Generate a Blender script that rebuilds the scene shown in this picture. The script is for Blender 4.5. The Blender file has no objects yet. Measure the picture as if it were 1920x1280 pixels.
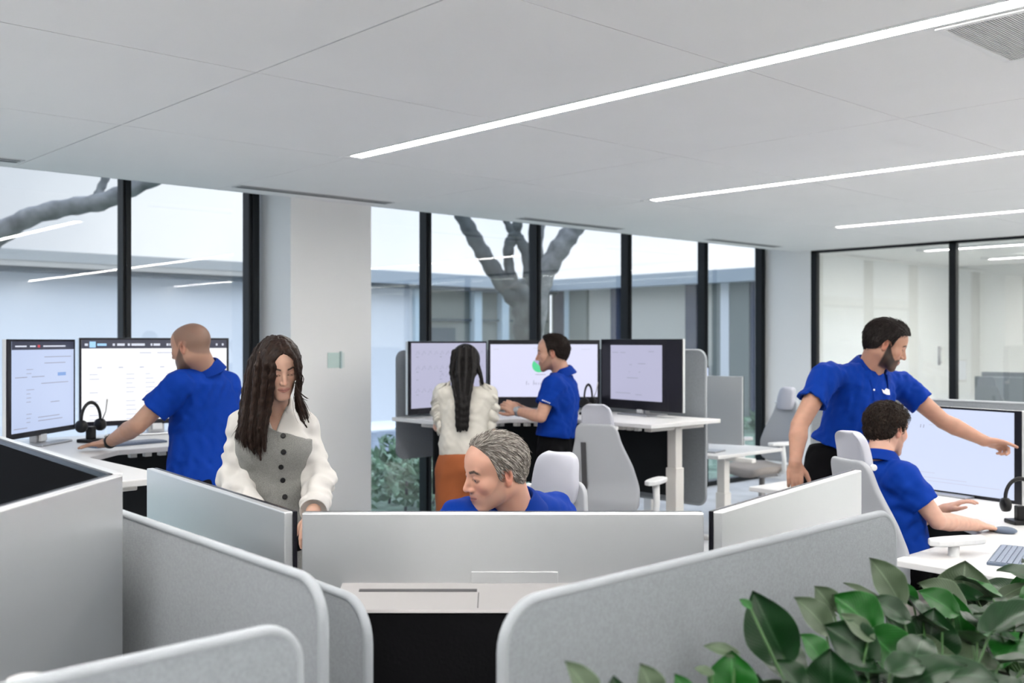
import bpy, bmesh, math, random
import numpy as np
from mathutils import Vector, Matrix

random.seed(7)
SC = bpy.context.scene
COL = SC.collection
TH = math.radians(47.2)
FX, FY = math.cos(TH), math.sin(TH)      # heading of the camera in room axes
RX, RY = math.sin(TH), -math.cos(TH)     # its right-hand side
H = 1.65                                  # eye height
FPX = 1920.0

def W(l, d, z=0.0):
    """point given as (metres to the right, metres ahead, height) seen from the door -> room axes"""
    return Vector((d*FX + l*RX, d*FY + l*RY, z))
def PX(px, py, d):
    return W((px-960)/FPX*d, d, H + (640-py)/FPX*d)

# ------------------------------------------------------------------ materials
def _nt(name):
    m = bpy.data.materials.new(name); m.use_nodes = True
    nt = m.node_tree
    b = nt.nodes['Principled BSDF']
    return m, nt, b
def c4(c): return (c[0], c[1], c[2], 1.0)
def srgb(r, g, b):
    f = lambda v: (v/255/12.92) if v/255 <= 0.04045 else ((v/255+0.055)/1.055)**2.4
    return (f(r), f(g), f(b))
def mat(name, col, rough=0.5, metal=0.0, bump=0.0, bscale=200.0, var=0.0, vscale=8.0, spec=None, sheen=0.0, coat=0.0, stretch=None):
    m, nt, b = _nt(name)
    b.inputs['Base Color'].default_value = c4(col)
    b.inputs['Roughness'].default_value = rough
    b.inputs['Metallic'].default_value = metal
    if spec is not None: b.inputs['Specular IOR Level'].default_value = spec
    if sheen: b.inputs['Sheen Weight'].default_value = sheen
    if coat: b.inputs['Coat Weight'].default_value = coat
    tc = nt.nodes.new('ShaderNodeTexCoord')
    vec = tc.outputs['Object']
    if stretch:
        mp = nt.nodes.new('ShaderNodeMapping'); mp.inputs['Scale'].default_value = stretch
        nt.links.new(vec, mp.inputs['Vector']); vec = mp.outputs['Vector']
    if bump:
        n = nt.nodes.new('ShaderNodeTexNoise'); n.inputs['Scale'].default_value = bscale; n.inputs['Detail'].default_value = 3
        nt.links.new(vec, n.inputs['Vector'])
        bp = nt.nodes.new('ShaderNodeBump'); bp.inputs['Strength'].default_value = bump; bp.inputs['Distance'].default_value = 0.002
        nt.links.new(n.outputs['Fac'], bp.inputs['Height']); nt.links.new(bp.outputs['Normal'], b.inputs['Normal'])
    if var:
        n2 = nt.nodes.new('ShaderNodeTexNoise'); n2.inputs['Scale'].default_value = vscale; n2.inputs['Detail'].default_value = 4
        nt.links.new(vec, n2.inputs['Vector'])
        r = nt.nodes.new('ShaderNodeValToRGB')
        r.color_ramp.elements[0].position = 0.3; r.color_ramp.elements[1].position = 0.7
        r.color_ramp.elements[0].color = c4([max(0, x*(1-var)) for x in col]); r.color_ramp.elements[1].color = c4([min(1, x*(1+var)) for x in col])
        nt.links.new(n2.outputs['Fac'], r.inputs['Fac']); nt.links.new(r.outputs['Color'], b.inputs['Base Color'])
    return m
def emis(name, col, s):
    m, nt, b = _nt(name)
    b.inputs['Base Color'].default_value = c4((0.02, 0.02, 0.02)); b.inputs['Roughness'].default_value = 0.35
    b.inputs['Emission Color'].default_value = c4(col); b.inputs['Emission Strength'].default_value = s
    return m
def attrmat(name, rough=0.5, sss=0.0, bump=0.0, bscale=300, spec=0.5, sheen=0.0):
    m, nt, b = _nt(name)
    a = nt.nodes.new('ShaderNodeAttribute'); a.attribute_name = 'Col'
    nt.links.new(a.outputs['Color'], b.inputs['Base Color'])
    b.inputs['Roughness'].default_value = rough; b.inputs['Specular IOR Level'].default_value = spec
    if sss:
        b.inputs['Subsurface Weight'].default_value = sss
        b.inputs['Subsurface Radius'].default_value = (1.0, 0.35, 0.2); b.inputs['Subsurface Scale'].default_value = 0.006
    if sheen: b.inputs['Sheen Weight'].default_value = sheen
    if bump:
        tc = nt.nodes.new('ShaderNodeTexCoord')
        n = nt.nodes.new('ShaderNodeTexNoise'); n.inputs['Scale'].default_value = bscale
        nt.links.new(tc.outputs['Object'], n.inputs['Vector'])
        bp = nt.nodes.new('ShaderNodeBump'); bp.inputs['Strength'].default_value = bump; bp.inputs['Distance'].default_value = 0.001
        nt.links.new(n.outputs['Fac'], bp.inputs['Height']); nt.links.new(bp.outputs['Normal'], b.inputs['Normal'])
    return m
def glassmat(name, tint, ior, rough=0.0):
    m = bpy.data.materials.new(name); m.use_nodes = True; nt = m.node_tree; nt.nodes.clear()
    o = nt.nodes.new('ShaderNodeOutputMaterial'); mx = nt.nodes.new('ShaderNodeMixShader')
    t = nt.nodes.new('ShaderNodeBsdfTransparent'); t.inputs[0].default_value = c4(tint)
    g = nt.nodes.new('ShaderNodeBsdfGlossy'); g.inputs['Roughness'].default_value = rough; g.inputs[0].default_value = (1, 1, 1, 1)
    f = nt.nodes.new('ShaderNodeLayerWeight'); f.inputs['Blend'].default_value = 0.5
    pw = nt.nodes.new('ShaderNodeMath'); pw.operation = 'POWER'; pw.inputs[1].default_value = 4.0
    nt.links.new(f.outputs['Facing'], pw.inputs[0])
    ma = nt.nodes.new('ShaderNodeMath'); ma.operation = 'MULTIPLY_ADD'; ma.inputs[1].default_value = 1-ior; ma.inputs[2].default_value = ior
    nt.links.new(pw.outputs[0], ma.inputs[0])
    nt.links.new(ma.outputs[0], mx.inputs[0]); nt.links.new(t.outputs[0], mx.inputs[1]); nt.links.new(g.outputs[0], mx.inputs[2])
    nt.links.new(mx.outputs[0], o.inputs['Surface'])
    return m

M = {}
M['wall'] = mat('wall_paint', (0.88, 0.88, 0.87), 0.7, bump=0.05, bscale=300)
M['wall_blue'] = mat('wall_paint_blue', (0.50, 0.58, 0.70), 0.6, bump=0.05, bscale=300)
M['ceil'] = mat('ceiling_panel', (0.90, 0.895, 0.89), 0.75, bump=0.05, bscale=400, var=0.01, vscale=2)
M['ceil_edge'] = mat('ceiling_edge', (0.62, 0.63, 0.64), 0.6)
M['joint'] = mat('ceiling_joint', (0.16, 0.16, 0.165), 0.8)
M['carpet'] = mat('carpet', (0.50, 0.51, 0.53), 0.95, bump=0.6, bscale=500, var=0.12, vscale=3)
M['black'] = mat('black_metal', (0.008, 0.010, 0.012), 0.45, 0.1, spec=0.3)
M['blackpl'] = mat('black_plastic', (0.007, 0.007, 0.008), 0.35, bump=0.03, spec=0.25)
M['bezel'] = mat('bezel_black', (0.010, 0.010, 0.015), 0.25, spec=0.3)
M['offscreen'] = mat('screen_off', (0.003, 0.003, 0.004), 0.75, spec=0.04)
M['vent_black'] = mat('back_cover_black', (0.003, 0.003, 0.004), 0.7, bump=0.3, bscale=120, spec=0.1)
M['silver'] = mat('silver_back', (0.82, 0.83, 0.84), 0.36, 0.92, bump=0.03, bscale=900)
M['silver2'] = mat('silver_edge', (0.45, 0.46, 0.48), 0.35, 0.8)
M['greymetal'] = mat('grey_metal', (0.36, 0.35, 0.35), 0.5, 0.4, bump=0.05, bscale=600)
M['slot'] = mat('slot_dark', (0.05, 0.05, 0.055), 0.6)
M['desk'] = mat('desk_laminate', (0.66, 0.66, 0.66), 0.38, bump=0.02)
M['deskedge'] = mat('desk_edge', (0.74, 0.74, 0.72), 0.5)
M['leg'] = mat('desk_leg', (0.70, 0.68, 0.65), 0.45)
M['undershade'] = mat('under_desk_shade_panel', (0.013, 0.015, 0.017), 0.8, bump=0.3, bscale=700, spec=0.15)  # near-black colour holds the shade on the panels under the desks
M['felt'] = mat('felt_panel', (0.25, 0.272, 0.295), 0.92, bump=0.5, bscale=450, var=0.10, vscale=160, sheen=0.2)
M['feltd'] = mat('felt_panel_dark', (0.23, 0.25, 0.28), 0.92, bump=0.4, bscale=600, var=0.08, vscale=200)
M['piping'] = mat('felt_piping', (0.33, 0.355, 0.38), 0.85, bump=0.4, bscale=500)
M['chair'] = mat('chair_shell', (0.36, 0.375, 0.40), 0.6, bump=0.15, bscale=900)
M['chairfab'] = mat('chair_fabric', (0.46, 0.47, 0.53), 0.8, bump=0.25, bscale=700)
M['seatfab'] = mat('seat_underside', (0.33, 0.30, 0.28), 0.85, bump=0.2, bscale=600)
M['chairwhite'] = mat('chair_frame_white', (0.72, 0.73, 0.74), 0.4)
M['teeth'] = mat('cable_clip', (0.55, 0.55, 0.53), 0.5)
M['key'] = mat('keyboard', (0.10, 0.13, 0.19), 0.5, bump=0.4, bscale=150)
M['keyl'] = mat('key_caps', (0.20, 0.24, 0.32), 0.5)
M['strip'] = emis('light_diffuser', (1.0, 0.965, 0.915), 54.0)
M['flange'] = mat('light_trim', (0.85, 0.85, 0.85), 0.4)
M['grille'] = mat('grille', (0.60, 0.60, 0.60), 0.5)
M['hole'] = mat('grille_dark', (0.12, 0.12, 0.125), 0.8)
M['glass'] = glassmat('window_glass', (0.96, 0.98, 0.985), 0.055)
M['glass2'] = glassmat('partition_glass', (0.93, 0.955, 0.95), 0.10)
M['teal'] = glassmat('sign_glass', (0.62, 0.80, 0.76), 0.05, 0.1)
M['steel'] = mat('steel', (0.55, 0.56, 0.57), 0.3, 0.9)
M['whitegloss'] = mat('white_gloss', (0.75, 0.76, 0.77), 0.15, coat=0.5)

# ------------------------------------------------------------------ object helpers
def tag(o, label=None, cat=None, group=None, kind=None):
    if label: o['label'] = label
    if cat: o['category'] = cat
    if group: o['group'] = group
    if kind: o['kind'] = kind
    return o
def thing(name, label, cat, loc=(0, 0, 0), rotz=0.0, group=None):
    o = bpy.data.objects.new(name, None); COL.objects.link(o)
    o.empty_display_size = 0.1
    o.location = loc; o.rotation_euler = (0, 0, rotz)
    return tag(o, label, cat, group)
def tmat(t):
    if t is None: return Matrix.Identity(4)
    m = Matrix.Translation(t.location) @ Matrix.Rotation(t.rotation_euler[2], 4, 'Z')
    if t.parent: m = tmat(t.parent) @ m
    return m

class MB:
    def __init__(s): s.v = []; s.f = []; s.sm = []
    def add(s, vs, fs, smooth=False, mt=None):
        n = len(s.v)
        s.v += [tuple(mt @ Vector(v)) if mt else tuple(v) for v in vs]
        s.f += [tuple(i+n for i in f) for f in fs]; s.sm += [smooth]*len(fs)
        return s
    def box(s, x0, y0, z0, x1, y1, z1, mt=None):
        vs = [(x, y, z) for z in (z0, z1) for y in (y0, y1) for x in (x0, x1)]
        return s.add(vs, [(0, 2, 3, 1), (4, 5, 7, 6), (0, 1, 5, 4), (2, 6, 7, 3), (0, 4, 6, 2), (1, 3, 7, 5)], False, mt)
    def bar(s, a, b, w, h, up=(0, 0, 1)):
        a = Vector(a); b = Vector(b); t = (b-a); L = t.length; t.normalize()
        u = Vector(up)
        if abs(t.dot(u)) > 0.99: u = Vector((1, 0, 0))
        sd = t.cross(u).normalized(); u = sd.cross(t)
        mt = Matrix((sd, t, u)).transposed().to_4x4(); mt.translation = a
        return s.box(-w/2, 0, -h/2, w/2, L, h/2, mt)
    def prism(s, poly, z0, z1, mt=None):
        n = len(poly)
        area = sum(poly[i][0]*poly[(i+1) % n][1]-poly[(i+1) % n][0]*poly[i][1] for i in range(n))
        if area < 0: poly = poly[::-1]
        vs = [(x, y, z0) for x, y in poly]+[(x, y, z1) for x, y in poly]
        fs = [tuple(range(n))[::-1], tuple(range(n, 2*n))]+[(i, (i+1) % n, n+(i+1) % n, n+i) for i in range(n)]
        return s.add(vs, fs, False, mt)
    def tube(s, pts, r, n=10, cap=True, smooth=True, flat=1.0):
        pts = [Vector(p) for p in pts]
        rs = r if isinstance(r, (list, tuple)) else [r]*len(pts)
        base = len(s.v); up = None
        for i, p in enumerate(pts):
            t = (pts[min(i+1, len(pts)-1)]-pts[max(i-1, 0)])
            if t.length < 1e-9: t = Vector((0, 0, 1))
            t.normalize()
            if up is None:
                up = Vector((0, 0, 1)) if abs(t.z) < 0.9 else Vector((1, 0, 0))
            sd = t.cross(up)
            if sd.length < 1e-6: sd = t.orthogonal()
            sd.normalize(); up = sd.cross(t).normalized()
            for k in range(n):
                a = 2*math.pi*k/n
                s.v.append(tuple(p+sd*math.cos(a)*rs[i]+up*math.sin(a)*rs[i]*flat))
        for i in range(len(pts)-1):
            for k in range(n):
                a = base+i*n+k; b = base+i*n+(k+1) % n
                s.f.append((a, b, b+n, a+n)); s.sm.append(smooth)
        if cap:
            s.f.append(tuple(base+k for k in range(n))[::-1]); s.sm.append(False)
            e = base+(len(pts)-1)*n
            s.f.append(tuple(e+k for k in range(n))); s.sm.append(False)
        return s
    def lathe(s, prof, n=24, mt=None, smooth=True):
        vs = []; fs = []
        for r, z in prof:
            for k in range(n):
                a = 2*math.pi*k/n; vs.append((r*math.cos(a), r*math.sin(a), z))
        for i in range(len(prof)-1):
            for k in range(n):
                a = i*n+k; b = i*n+(k+1) % n
                fs.append((a, b, b+n, a+n))
        fs.append(tuple(range(n))[::-1]); fs.append(tuple((len(prof)-1)*n+k for k in range(n)))
        return s.add(vs, fs, smooth, mt)
    def ball(s, c, r, n=16, sc=(1, 1, 1)):
        prof = [(math.sin(math.pi*i/n)*r if 0 < i < n else 1e-5, -math.cos(math.pi*i/n)*r) for i in range(n+1)]
        mt = Matrix.Translation(c) @ Matrix.Diagonal((sc[0], sc[1], sc[2], 1))
        return s.lathe(prof, n*2, mt)
    def build(s, name, material, parent=None, world=False, bevel=0.0, seg=2, subsurf=0):
        me = bpy.data.meshes.new(name)
        vs = s.v
        if world and parent is not None:
            inv = tmat(parent).inverted(); vs = [tuple(inv @ Vector(v)) for v in vs]
        me.from_pydata(vs, [], s.f); me.update()
        me.polygons.foreach_set('use_smooth', s.sm)
        me.materials.append(material)
        o = bpy.data.objects.new(name, me); COL.objects.link(o)
        if parent is not None: o.parent = parent
        if bevel:
            b = o.modifiers.new('bevel', 'BEVEL'); b.width = bevel; b.segments = seg; b.limit_method = 'ANGLE'; b.angle_limit = math.radians(40)
            b.harden_normals = False
        if subsurf:
            b = o.modifiers.new('sub', 'SUBSURF'); b.levels = subsurf; b.render_levels = subsurf
        return o
def struct(name, mb, m, **k):
    o = mb.build(name, m, **k); o['kind'] = 'structure'; return o
def copy_tree(o, parent=None):
    c = o.copy(); COL.objects.link(c); c.parent = parent
    for ch in list(o.children): copy_tree(ch, c)
    return c
# ================================================================== ROOM
CZ = 2.71
YC, YW, XR = 6.635, 7.085, 10.75
X0, Y0 = -4.0, -5.0
struct('floor', MB().box(X0, Y0, -0.1, 16.0, YW+0.12, 0.0), M['carpet'])
GX = [0.67+1.333*i for i in range(-4, 12)]
GY = [4.98-1.333*i for i in range(0, 9)]
STRIPX = [-2.0, 0.67, 3.335, 6.0, 8.67]
# ceiling: pressed panels with fine open joints in front of a dark void
mb = MB()
gxs = [g for g in GX if X0 < g < XR]
xs = [X0]+gxs+[XR]
ys = [Y0]+[g for g in GY[::-1] if g > Y0]+[YC]
for i in range(len(xs)-1):
    for j in range(len(ys)-1):
        g = 0.0028
        gl = 0.0045 if abs(xs[i]-2.0) < 0.1 else g
        gr = 0.0045 if abs(xs[i+1]-2.0) < 0.1 else g
        xa, xb = xs[i]+gl, xs[i+1]-gr
        if ys[j+1] <= 4.99:
            if any(abs(xs[i]-s) < 0.1 for s in STRIPX): xa = xs[i]+0.062
            if any(abs(xs[i+1]-s) < 0.1 for s in STRIPX): xb = xs[i+1]-0.062
        mb.box(xa, ys[j]+g, CZ, xb, ys[j+1]-(g if j < len(ys)-2 else 0), CZ+0.03)
struct('ceiling', mb, M['ceil'])
struct('ceiling', MB().box(X0, Y0, CZ+0.09, 16.0, YC, CZ+0.14).box(X0, Y0, CZ+0.028, X0+0.05, YC, CZ+0.12), M['joint'])
struct('ceiling', MB().box(X0, YC, CZ+0.0, XR+0.1, YC+0.02, CZ+0.45).box(X0, YC+0.02, CZ+0.40, XR+0.1, YW+0.1, CZ+0.45), M['ceil_edge'])
# walls behind and beside the viewer
struct('wall_back', MB().box(X0-0.1, Y0-0.1, 0, 16.0, Y0, CZ+0.14), M['wall'])
struct('wall_left', MB().box(X0-0.1, Y0, 0, X0, YW+0.1, CZ+0.45), M['wall'])
# column in the window wall
struct('wall_column', MB().box(3.925, YC-0.0, 0, 4.64, YW+0.08, CZ+0.4), M['wall'])
struct('wall_right', MB().box(XR-0.04, 6.42, 0, XR+0.10, YW+0.1, CZ+0.45), M['wall'])
struct('baseboard_column', MB().box(3.915, YC-0.010, 0, 4.65, YC, 0.09), M['ceil_edge'])
# windows
mulls = [-3.7, -2.46, -1.13, 0.21, 1.54, 2.87, 3.845, 4.70, 5.525, 6.86, 8.19, 9.515, 10.66]
for i, x in enumerate(mulls):
    w = 0.03 if i != 6 else 0.045
    b = MB().box(x-w, YW-0.055, 0.0, x+w, YW+0.045, CZ+0.4)
    b.box(x-w*0.45, YW-0.075, 0.0, x+w*0.45, YW-0.05, CZ+0.4)
    struct('trim_%d' % (i+1), b, M['black'], bevel=0.003)
wn = 0
for a, b in zip(mulls[:-1], mulls[1:]):
    if abs(a-3.845) < 0.01: continue
    wn += 1
    struct('window_%d' % wn, MB().box(a+0.03, YW-0.004, 0.06, b-0.03, YW+0.004, CZ+0.39), M['glass'])
struct('trim_20', MB().box(X0, YW-0.05, 0.0, 3.93, YW+0.045, 0.055).box(4.63, YW-0.05, 0.0, XR-0.03, YW+0.045, 0.055), M['black'])
struct('trim_21', MB().box(X0, YW-0.04, CZ+0.3, 3.93, YW+0.04, CZ+0.4).box(4.63, YW-0.04, CZ+0.3, XR-0.03, YW+0.04, CZ+0.4), M['black'])
# glazed partition at the right, another room beyond
px_m = [6.385, 4.756, 3.13, 1.5, -0.13, -1.76, -3.4]
for i, y in enumerate(px_m):
    struct('trim_%d' % (30+i), MB().box(XR-0.035, y-0.038, 0.0, XR+0.035, y+0.038, CZ), M['black'], bevel=0.003)
struct('trim_40', MB().box(XR-0.035, Y0, CZ-0.028, XR+0.035, 6.42, CZ+0.12), M['black'])
struct('trim_41', MB().box(XR-0.035, Y0, 0, XR+0.035, 6.42, 0.06), M['black'])
for i, (a, b) in enumerate(zip(px_m[:-1], px_m[1:])):
    struct('window_%d' % (20+i), MB().box(XR-0.005, b+0.038, 0.06, XR+0.005, a-0.038, CZ-0.028), M['glass2'])
struct('wall_far', MB().box(14.6, Y0, 0, 14.7, 7.0, CZ+0.1), M['wall'])
struct('wall_side', MB().box(XR+0.1, 6.42, 0, 14.7, 6.52, CZ+0.1), M['wall'])
struct('ceiling', MB().box(XR+0.04, Y0, CZ, 14.7, 6.5, CZ+0.03), M['ceil'])
# --- light strips
def strip(x, y1, y0, label, dz=0.0):
    t = thing('linear_ceiling_light', label, 'ceiling light', (x, y1, CZ+dz), 0, 'recessed linear lights running towards the windows')
    L = y1-y0
    fr = MB()
    fr.box(-0.060, -L, -0.003, -0.042, -0.0, 0.06); fr.box(0.042, -L, -0.003, 0.060, 0.0, 0.06)
    fr.box(-0.060, 0.0, -0.003, 0.060, 0.02, 0.06)
    fr.build('trim_frame', M['flange'], t)
    fr = MB().box(-0.041, -0.05, 0.0, 0.041, -0.001, 0.012); fr.build('end_cap', M['flange'], t)
    y = 0.05; 
    while y < L-0.05:
        e = min(y+1.333-(0.05 if y < 0.1 else 0), L)
        d = MB().box(-0.0415, -(e-0.006), 0.004, 0.0415, -y, 0.020)
        d.build('diffuser', M['strip'], t)
        y = e
    return t
strip(3.335, 4.98, -4.9, 'longest white light strip nearest the viewer, crossing the top of the ceiling')
strip(6.0, 4.98, -4.9, 'middle white ceiling light strip, second from the front')
strip(8.67, 4.98, -4.9, 'short-looking white light strip farthest right before the glass partition')
strip(0.67, 4.98, -4.9, 'white ceiling light strip overhead left, seen reflected in the window')
strip(-2.0, 4.98, -4.9, 'white ceiling light strip farthest left, out of direct view')
strip(11.45, 5.45, -4.9, 'white ceiling light strip just behind the glass partition', -0.022)
strip(13.2, 5.45, -4.9, 'extra white ceiling light strip added to brighten the glassed room', -0.022)  # strip added to lift the light level behind the partition
# --- slot diffusers
def slotdiff(x, label):
    t = thing('slot_diffuser', label, 'air vent', (x, 6.385, CZ), 0, 'slot air vents along the ceiling edge')
    MB().box(0.02, -0.06, -0.004, 1.31, 0.07, -0.0005).build('frame', M['grille'], t)
    MB().box(0.04, -0.042, -0.0055, 1.29, -0.018, -0.0035).box(0.04, 0.010, -0.0055, 1.29, 0.050, -0.0035).build('slot', M['hole'], t)
slotdiff(0.67, 'slot air vent at the far left of the ceiling edge')
slotdiff(3.335, 'slot air vent above the white column')
slotdiff(6.0, 'slot air vent above the windows behind the middle screens')
slotdiff(8.67, 'slot air vent nearest the glass partition')
# --- perforated supply grille (top right)
t = thing('ceiling_grille', 'square perforated metal air grille in the ceiling at top right', 'air vent', (3.70, 1.26, CZ), 0)
f = MB()
for (a, b, c, d) in ((-0.30, -0.31, -0.275, 0.31), (0.275, -0.31, 0.30, 0.31), (-0.275, -0.31, 0.275, -0.285), (-0.275, 0.285, 0.275, 0.31)):
    f.box(a, b, -0.010, c, d, -0.0005)
f.build('frame', M['flange'], t, bevel=0.002)
MB().box(-0.275, -0.285, -0.0045, 0.275, 0.285, -0.0005).build('backing', M['hole'], t)
gr = MB()
n = 62
for i in range(n):
    y = -0.285+0.57*(i+0.5)/n
    gr.box(-0.275, y-0.0029, -0.0085, 0.275, y+0.0029, -0.0055)
gr.build('perforated_plate', M['grille'], t)
# --- door sign on the column
t = thing('wall_sign', 'small pale green glass sign plate on the white column', 'sign', (4.30, YC, 1.51), 0)
MB().box(-0.06, -0.006, -0.06, 0.045, -0.002, 0.055).build('plate', mat('sign_pale', (0.60, 0.74, 0.70), 0.3), t)
MB().box(0.048, -0.025, -0.065, 0.056, -0.0005, 0.065).build('bracket', mat('sign_edge', (0.50, 0.62, 0.62), 0.3), t)
MB().box(0.058, -0.005, -0.06, 0.090, -0.001, 0.055).build('end_plate', mat('sign_pale2', (0.74, 0.80, 0.78), 0.3), t)
# door pull on the glazed partition
p = PX(1766, 667, 10.9)
t = thing('door_pull', 'small steel door pull on the glass partition', 'handle', (XR-0.05, p.y, 1.50), 0)
MB().tube([(0, 0, -0.10), (0, 0, 0.10)], 0.014).build('grip', M['steel'], t)
MB().box(0.0, -0.01, -0.08, 0.046, 0.01, -0.06).build('bracket', M['steel'], t)
MB().box(0.0, -0.01, 0.06, 0.046, 0.01, 0.08).build('bracket', M['steel'], t)
# things in the room behind the glass
t = thing('desk', 'white desk with grey felt screen in the room behind the glass partition', 'desk', (12.3, 4.0, 0), 0)
MB().box(-0.0, -1.2, 0.71, 0.8, 1.2, 0.74).build('desk_top', M['desk'], t)
for y in (-1.1, 1.1):
    MB().box(0.35, y-0.03, 0.0, 0.43, y+0.03, 0.71).build('leg', M['leg'], t)
MB().box(-0.04, -1.2, 0.45, -0.005, 1.18, 1.24).build('felt_screen', M['feltd'], t, bevel=0.01)
t = thing('monitor', 'grey monitor back behind the felt screen in the glassed room', 'monitor', (12.45, 4.62, 0.74), 0)
MB().box(-0.01, -0.45, 0.05, 0.02, 0.55, 0.55).build('casing', M['feltd'], t, bevel=0.004)
MB().box(-0.02, -0.03, 0.0, 0.08, 0.10, 0.12).build('stand', M['silver2'], t)

# ================================================================== OUTSIDE
M['gravel'] = mat('gravel', (0.16, 0.19, 0.23), 0.95, bump=0.8, bscale=25, var=0.45, vscale=9)
M['lawn'] = mat('lawn', (0.12, 0.18, 0.13), 0.9, bump=0.9, bscale=40, var=0.5, vscale=6)
M['facade'] = mat('facade_white', (0.62, 0.64, 0.66), 0.7, bump=0.05)
M['facade_b'] = mat('facade_beige', (0.40, 0.40, 0.36), 0.7)
M['facade_g'] = mat('facade_greygreen', (0.165, 0.185, 0.17), 0.4)
M['facade_n'] = mat('facade_navy', (0.03, 0.04, 0.075), 0.25)
M['facade_post'] = mat('facade_post', (0.42, 0.52, 0.57), 0.5)
M['fascia'] = mat('fascia', (0.30, 0.35, 0.39), 0.5)
M['fascia_b'] = mat('fascia_beige', (0.42, 0.40, 0.36), 0.6)
M['fascia_g'] = mat('fascia_grey', (0.36, 0.365, 0.35), 0.6)
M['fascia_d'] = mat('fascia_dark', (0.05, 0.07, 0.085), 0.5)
M['bark'] = mat('bark', (0.050, 0.056, 0.056), 0.9, bump=1.0, bscale=14, var=0.5, vscale=7)
M['bark2'] = mat('bark_washed_out', (0.17, 0.17, 0.17), 0.9, bump=1.0, bscale=14, var=0.4, vscale=7)  # paleness of branches washed out by light, put into the bark colour
M['shrub'] = mat('shrub_leaf', (0.12, 0.21, 0.13), 0.6, var=0.6, vscale=5)
M['paving'] = mat('paving_pale', (0.75, 0.76, 0.78), 0.8, bump=0.2)
struct('ground_outside', MB().box(-12, YW+0.13, -0.14, 17.4, 18.0, -0.02), M['gravel'])
struct('lawn_outside', MB().box(-12, YW+0.3, -0.02, 17.3, 12.3, 0.0), M['lawn'])
struct('path_outside', MB().box(-12, 15.6, -0.02, 17.3, 17.4, 0.01), M['paving'])
YF, XF = 17.4, 17.4
def bld(name, label):
    return thing(name, label, 'building', (0, 0, 0), 0)
b = bld('building_wing', 'low office wing with flat roof facing the windows across the courtyard'); b.location = (8, YF, 0)
f = MB()
f.box(-14, YF, 0, 13.3, YF+0.3, 2.90); f.build('white_wall', M['facade'], b, world=True)
MB().box(13.3, YF+0.05, 0, XF, YF+0.3, 2.90).build('glass_front', M['facade_g'], b, world=True)
MB().box(-14, YF-0.35, 2.93, 11.4, YF+0.4, 3.10).build('fascia', M['fascia_g'], b, world=True)
MB().box(-14, YF-0.34, 2.84, 11.4, YF+0.4, 2.929).build('fascia_board', M['fascia_b'], b, world=True)
MB().box(11.4, YF-0.35, 2.84, XF, YF+0.4, 3.10).build('fascia', M['fascia'], b, world=True)
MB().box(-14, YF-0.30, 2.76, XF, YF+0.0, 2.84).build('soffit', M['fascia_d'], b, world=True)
for px in (897, 948):
    x = 17.3*(0.679+0.734*((px-960)/1920))/(0.734-0.679*((px-960)/1920))
    MB().box(x-0.11, YF-0.12, 0, x+0.11, YF+0.05, 2.86).build('post', M['facade_post'], b, world=True)
for x in (0.7, 1.9, 4.4, 9.6):
    MB().box(x-0.09, YF-0.1, 0, x+0.09, YF, 2.86).build('post', M['fascia_b'], b, world=True)
for x in (13.35,):
    MB().box(x-0.12, YF-0.1, 0, x+0.12, YF+0.04, 2.86).build('post', M['facade_post'], b, world=True)
MB().box(13.62, YF-0.02, 0.1, 13.95+0.45, YF+0.045, 1.95).build('door', M['fascia_d'], b, world=True)
MB().box(13.5, YF-0.02, 1.95+0.15, XF-0.1, YF+0.045, 2.0+0.15).build('transom', M['fascia_d'], b, world=True)
b = bld('building_wing', 'low office wing with beige and navy panels closing the right of the courtyard'); b.location = (XF, 12, 0)
MB().box(XF, YW+0.6, 0, XF+0.3, YF-0.01, 2.90).build('wall', M['facade_b'], b, world=True)
MB().box(XF-0.35, YW+0.6, 2.84, XF+0.4, YF-0.36, 3.10).build('fascia', M['fascia'], b, world=True)
def ypx(px, X=XF):
    t = (px-960)/1920; d = X/(0.679+0.734*t); return d*(0.734-0.679*t)
for a, c, m in ((1042, 1062, 'facade_n'), (1063, 1072, 'facade_post'), (1073, 1105, 'facade_g'), (1150, 1166, 'facade_n'), (1290, 1310, 'facade_n'), (1340, 1356, 'facade_g'),
                (1356, 1372, 'facade'), (1374, 1410, 'facade_g'), (1412, 1432, 'facade_n'), (1500, 1560, 'facade_n')):
    ya, yb = ypx(a), ypx(c)
    MB().box(XF-0.08, min(ya, yb), 0, XF+0.0, max(ya, yb), 2.84).build('panel', M[m], b, world=True)
struct('hills_outside', MB().box(-14, 30, 0, 40, 31, 0.2), M['lawn'])
def tree(name, label, branches, d, m, base):
    t = thing(name, label, 'tree', base)
    for k, (nm, pts) in enumerate(branches):
        P = []; Rr = []
        for q in pts:
            dd = d+(q[3] if len(q) > 3 else 0)
            P.append(PX(q[0], q[1], dd)); Rr.append(q[2])
        # smooth subdivision
        PP = []; RR = []
        for i in range(len(P)-1):
            p0 = P[max(i-1, 0)]; p1 = P[i]; p2 = P[i+1]; p3 = P[min(i+2, len(P)-1)]
            for s in range(5):
                u = s/5
                q = 0.5*((2*p1)+(p2-p0)*u+(2*p0-5*p1+4*p2-p3)*u*u+(3*p1-p0-3*p2+p3)*u**3)
                PP.append(q); RR.append(0.80*(Rr[i]*(1-u)+Rr[i+1]*u)*(1+0.10*math.sin(i*3.1+s*1.7+k)))
        PP.append(P[-1]); RR.append(0.8*Rr[-1])
        MB().tube(PP, RR, 14).build(nm, m, t, world=True)
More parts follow.
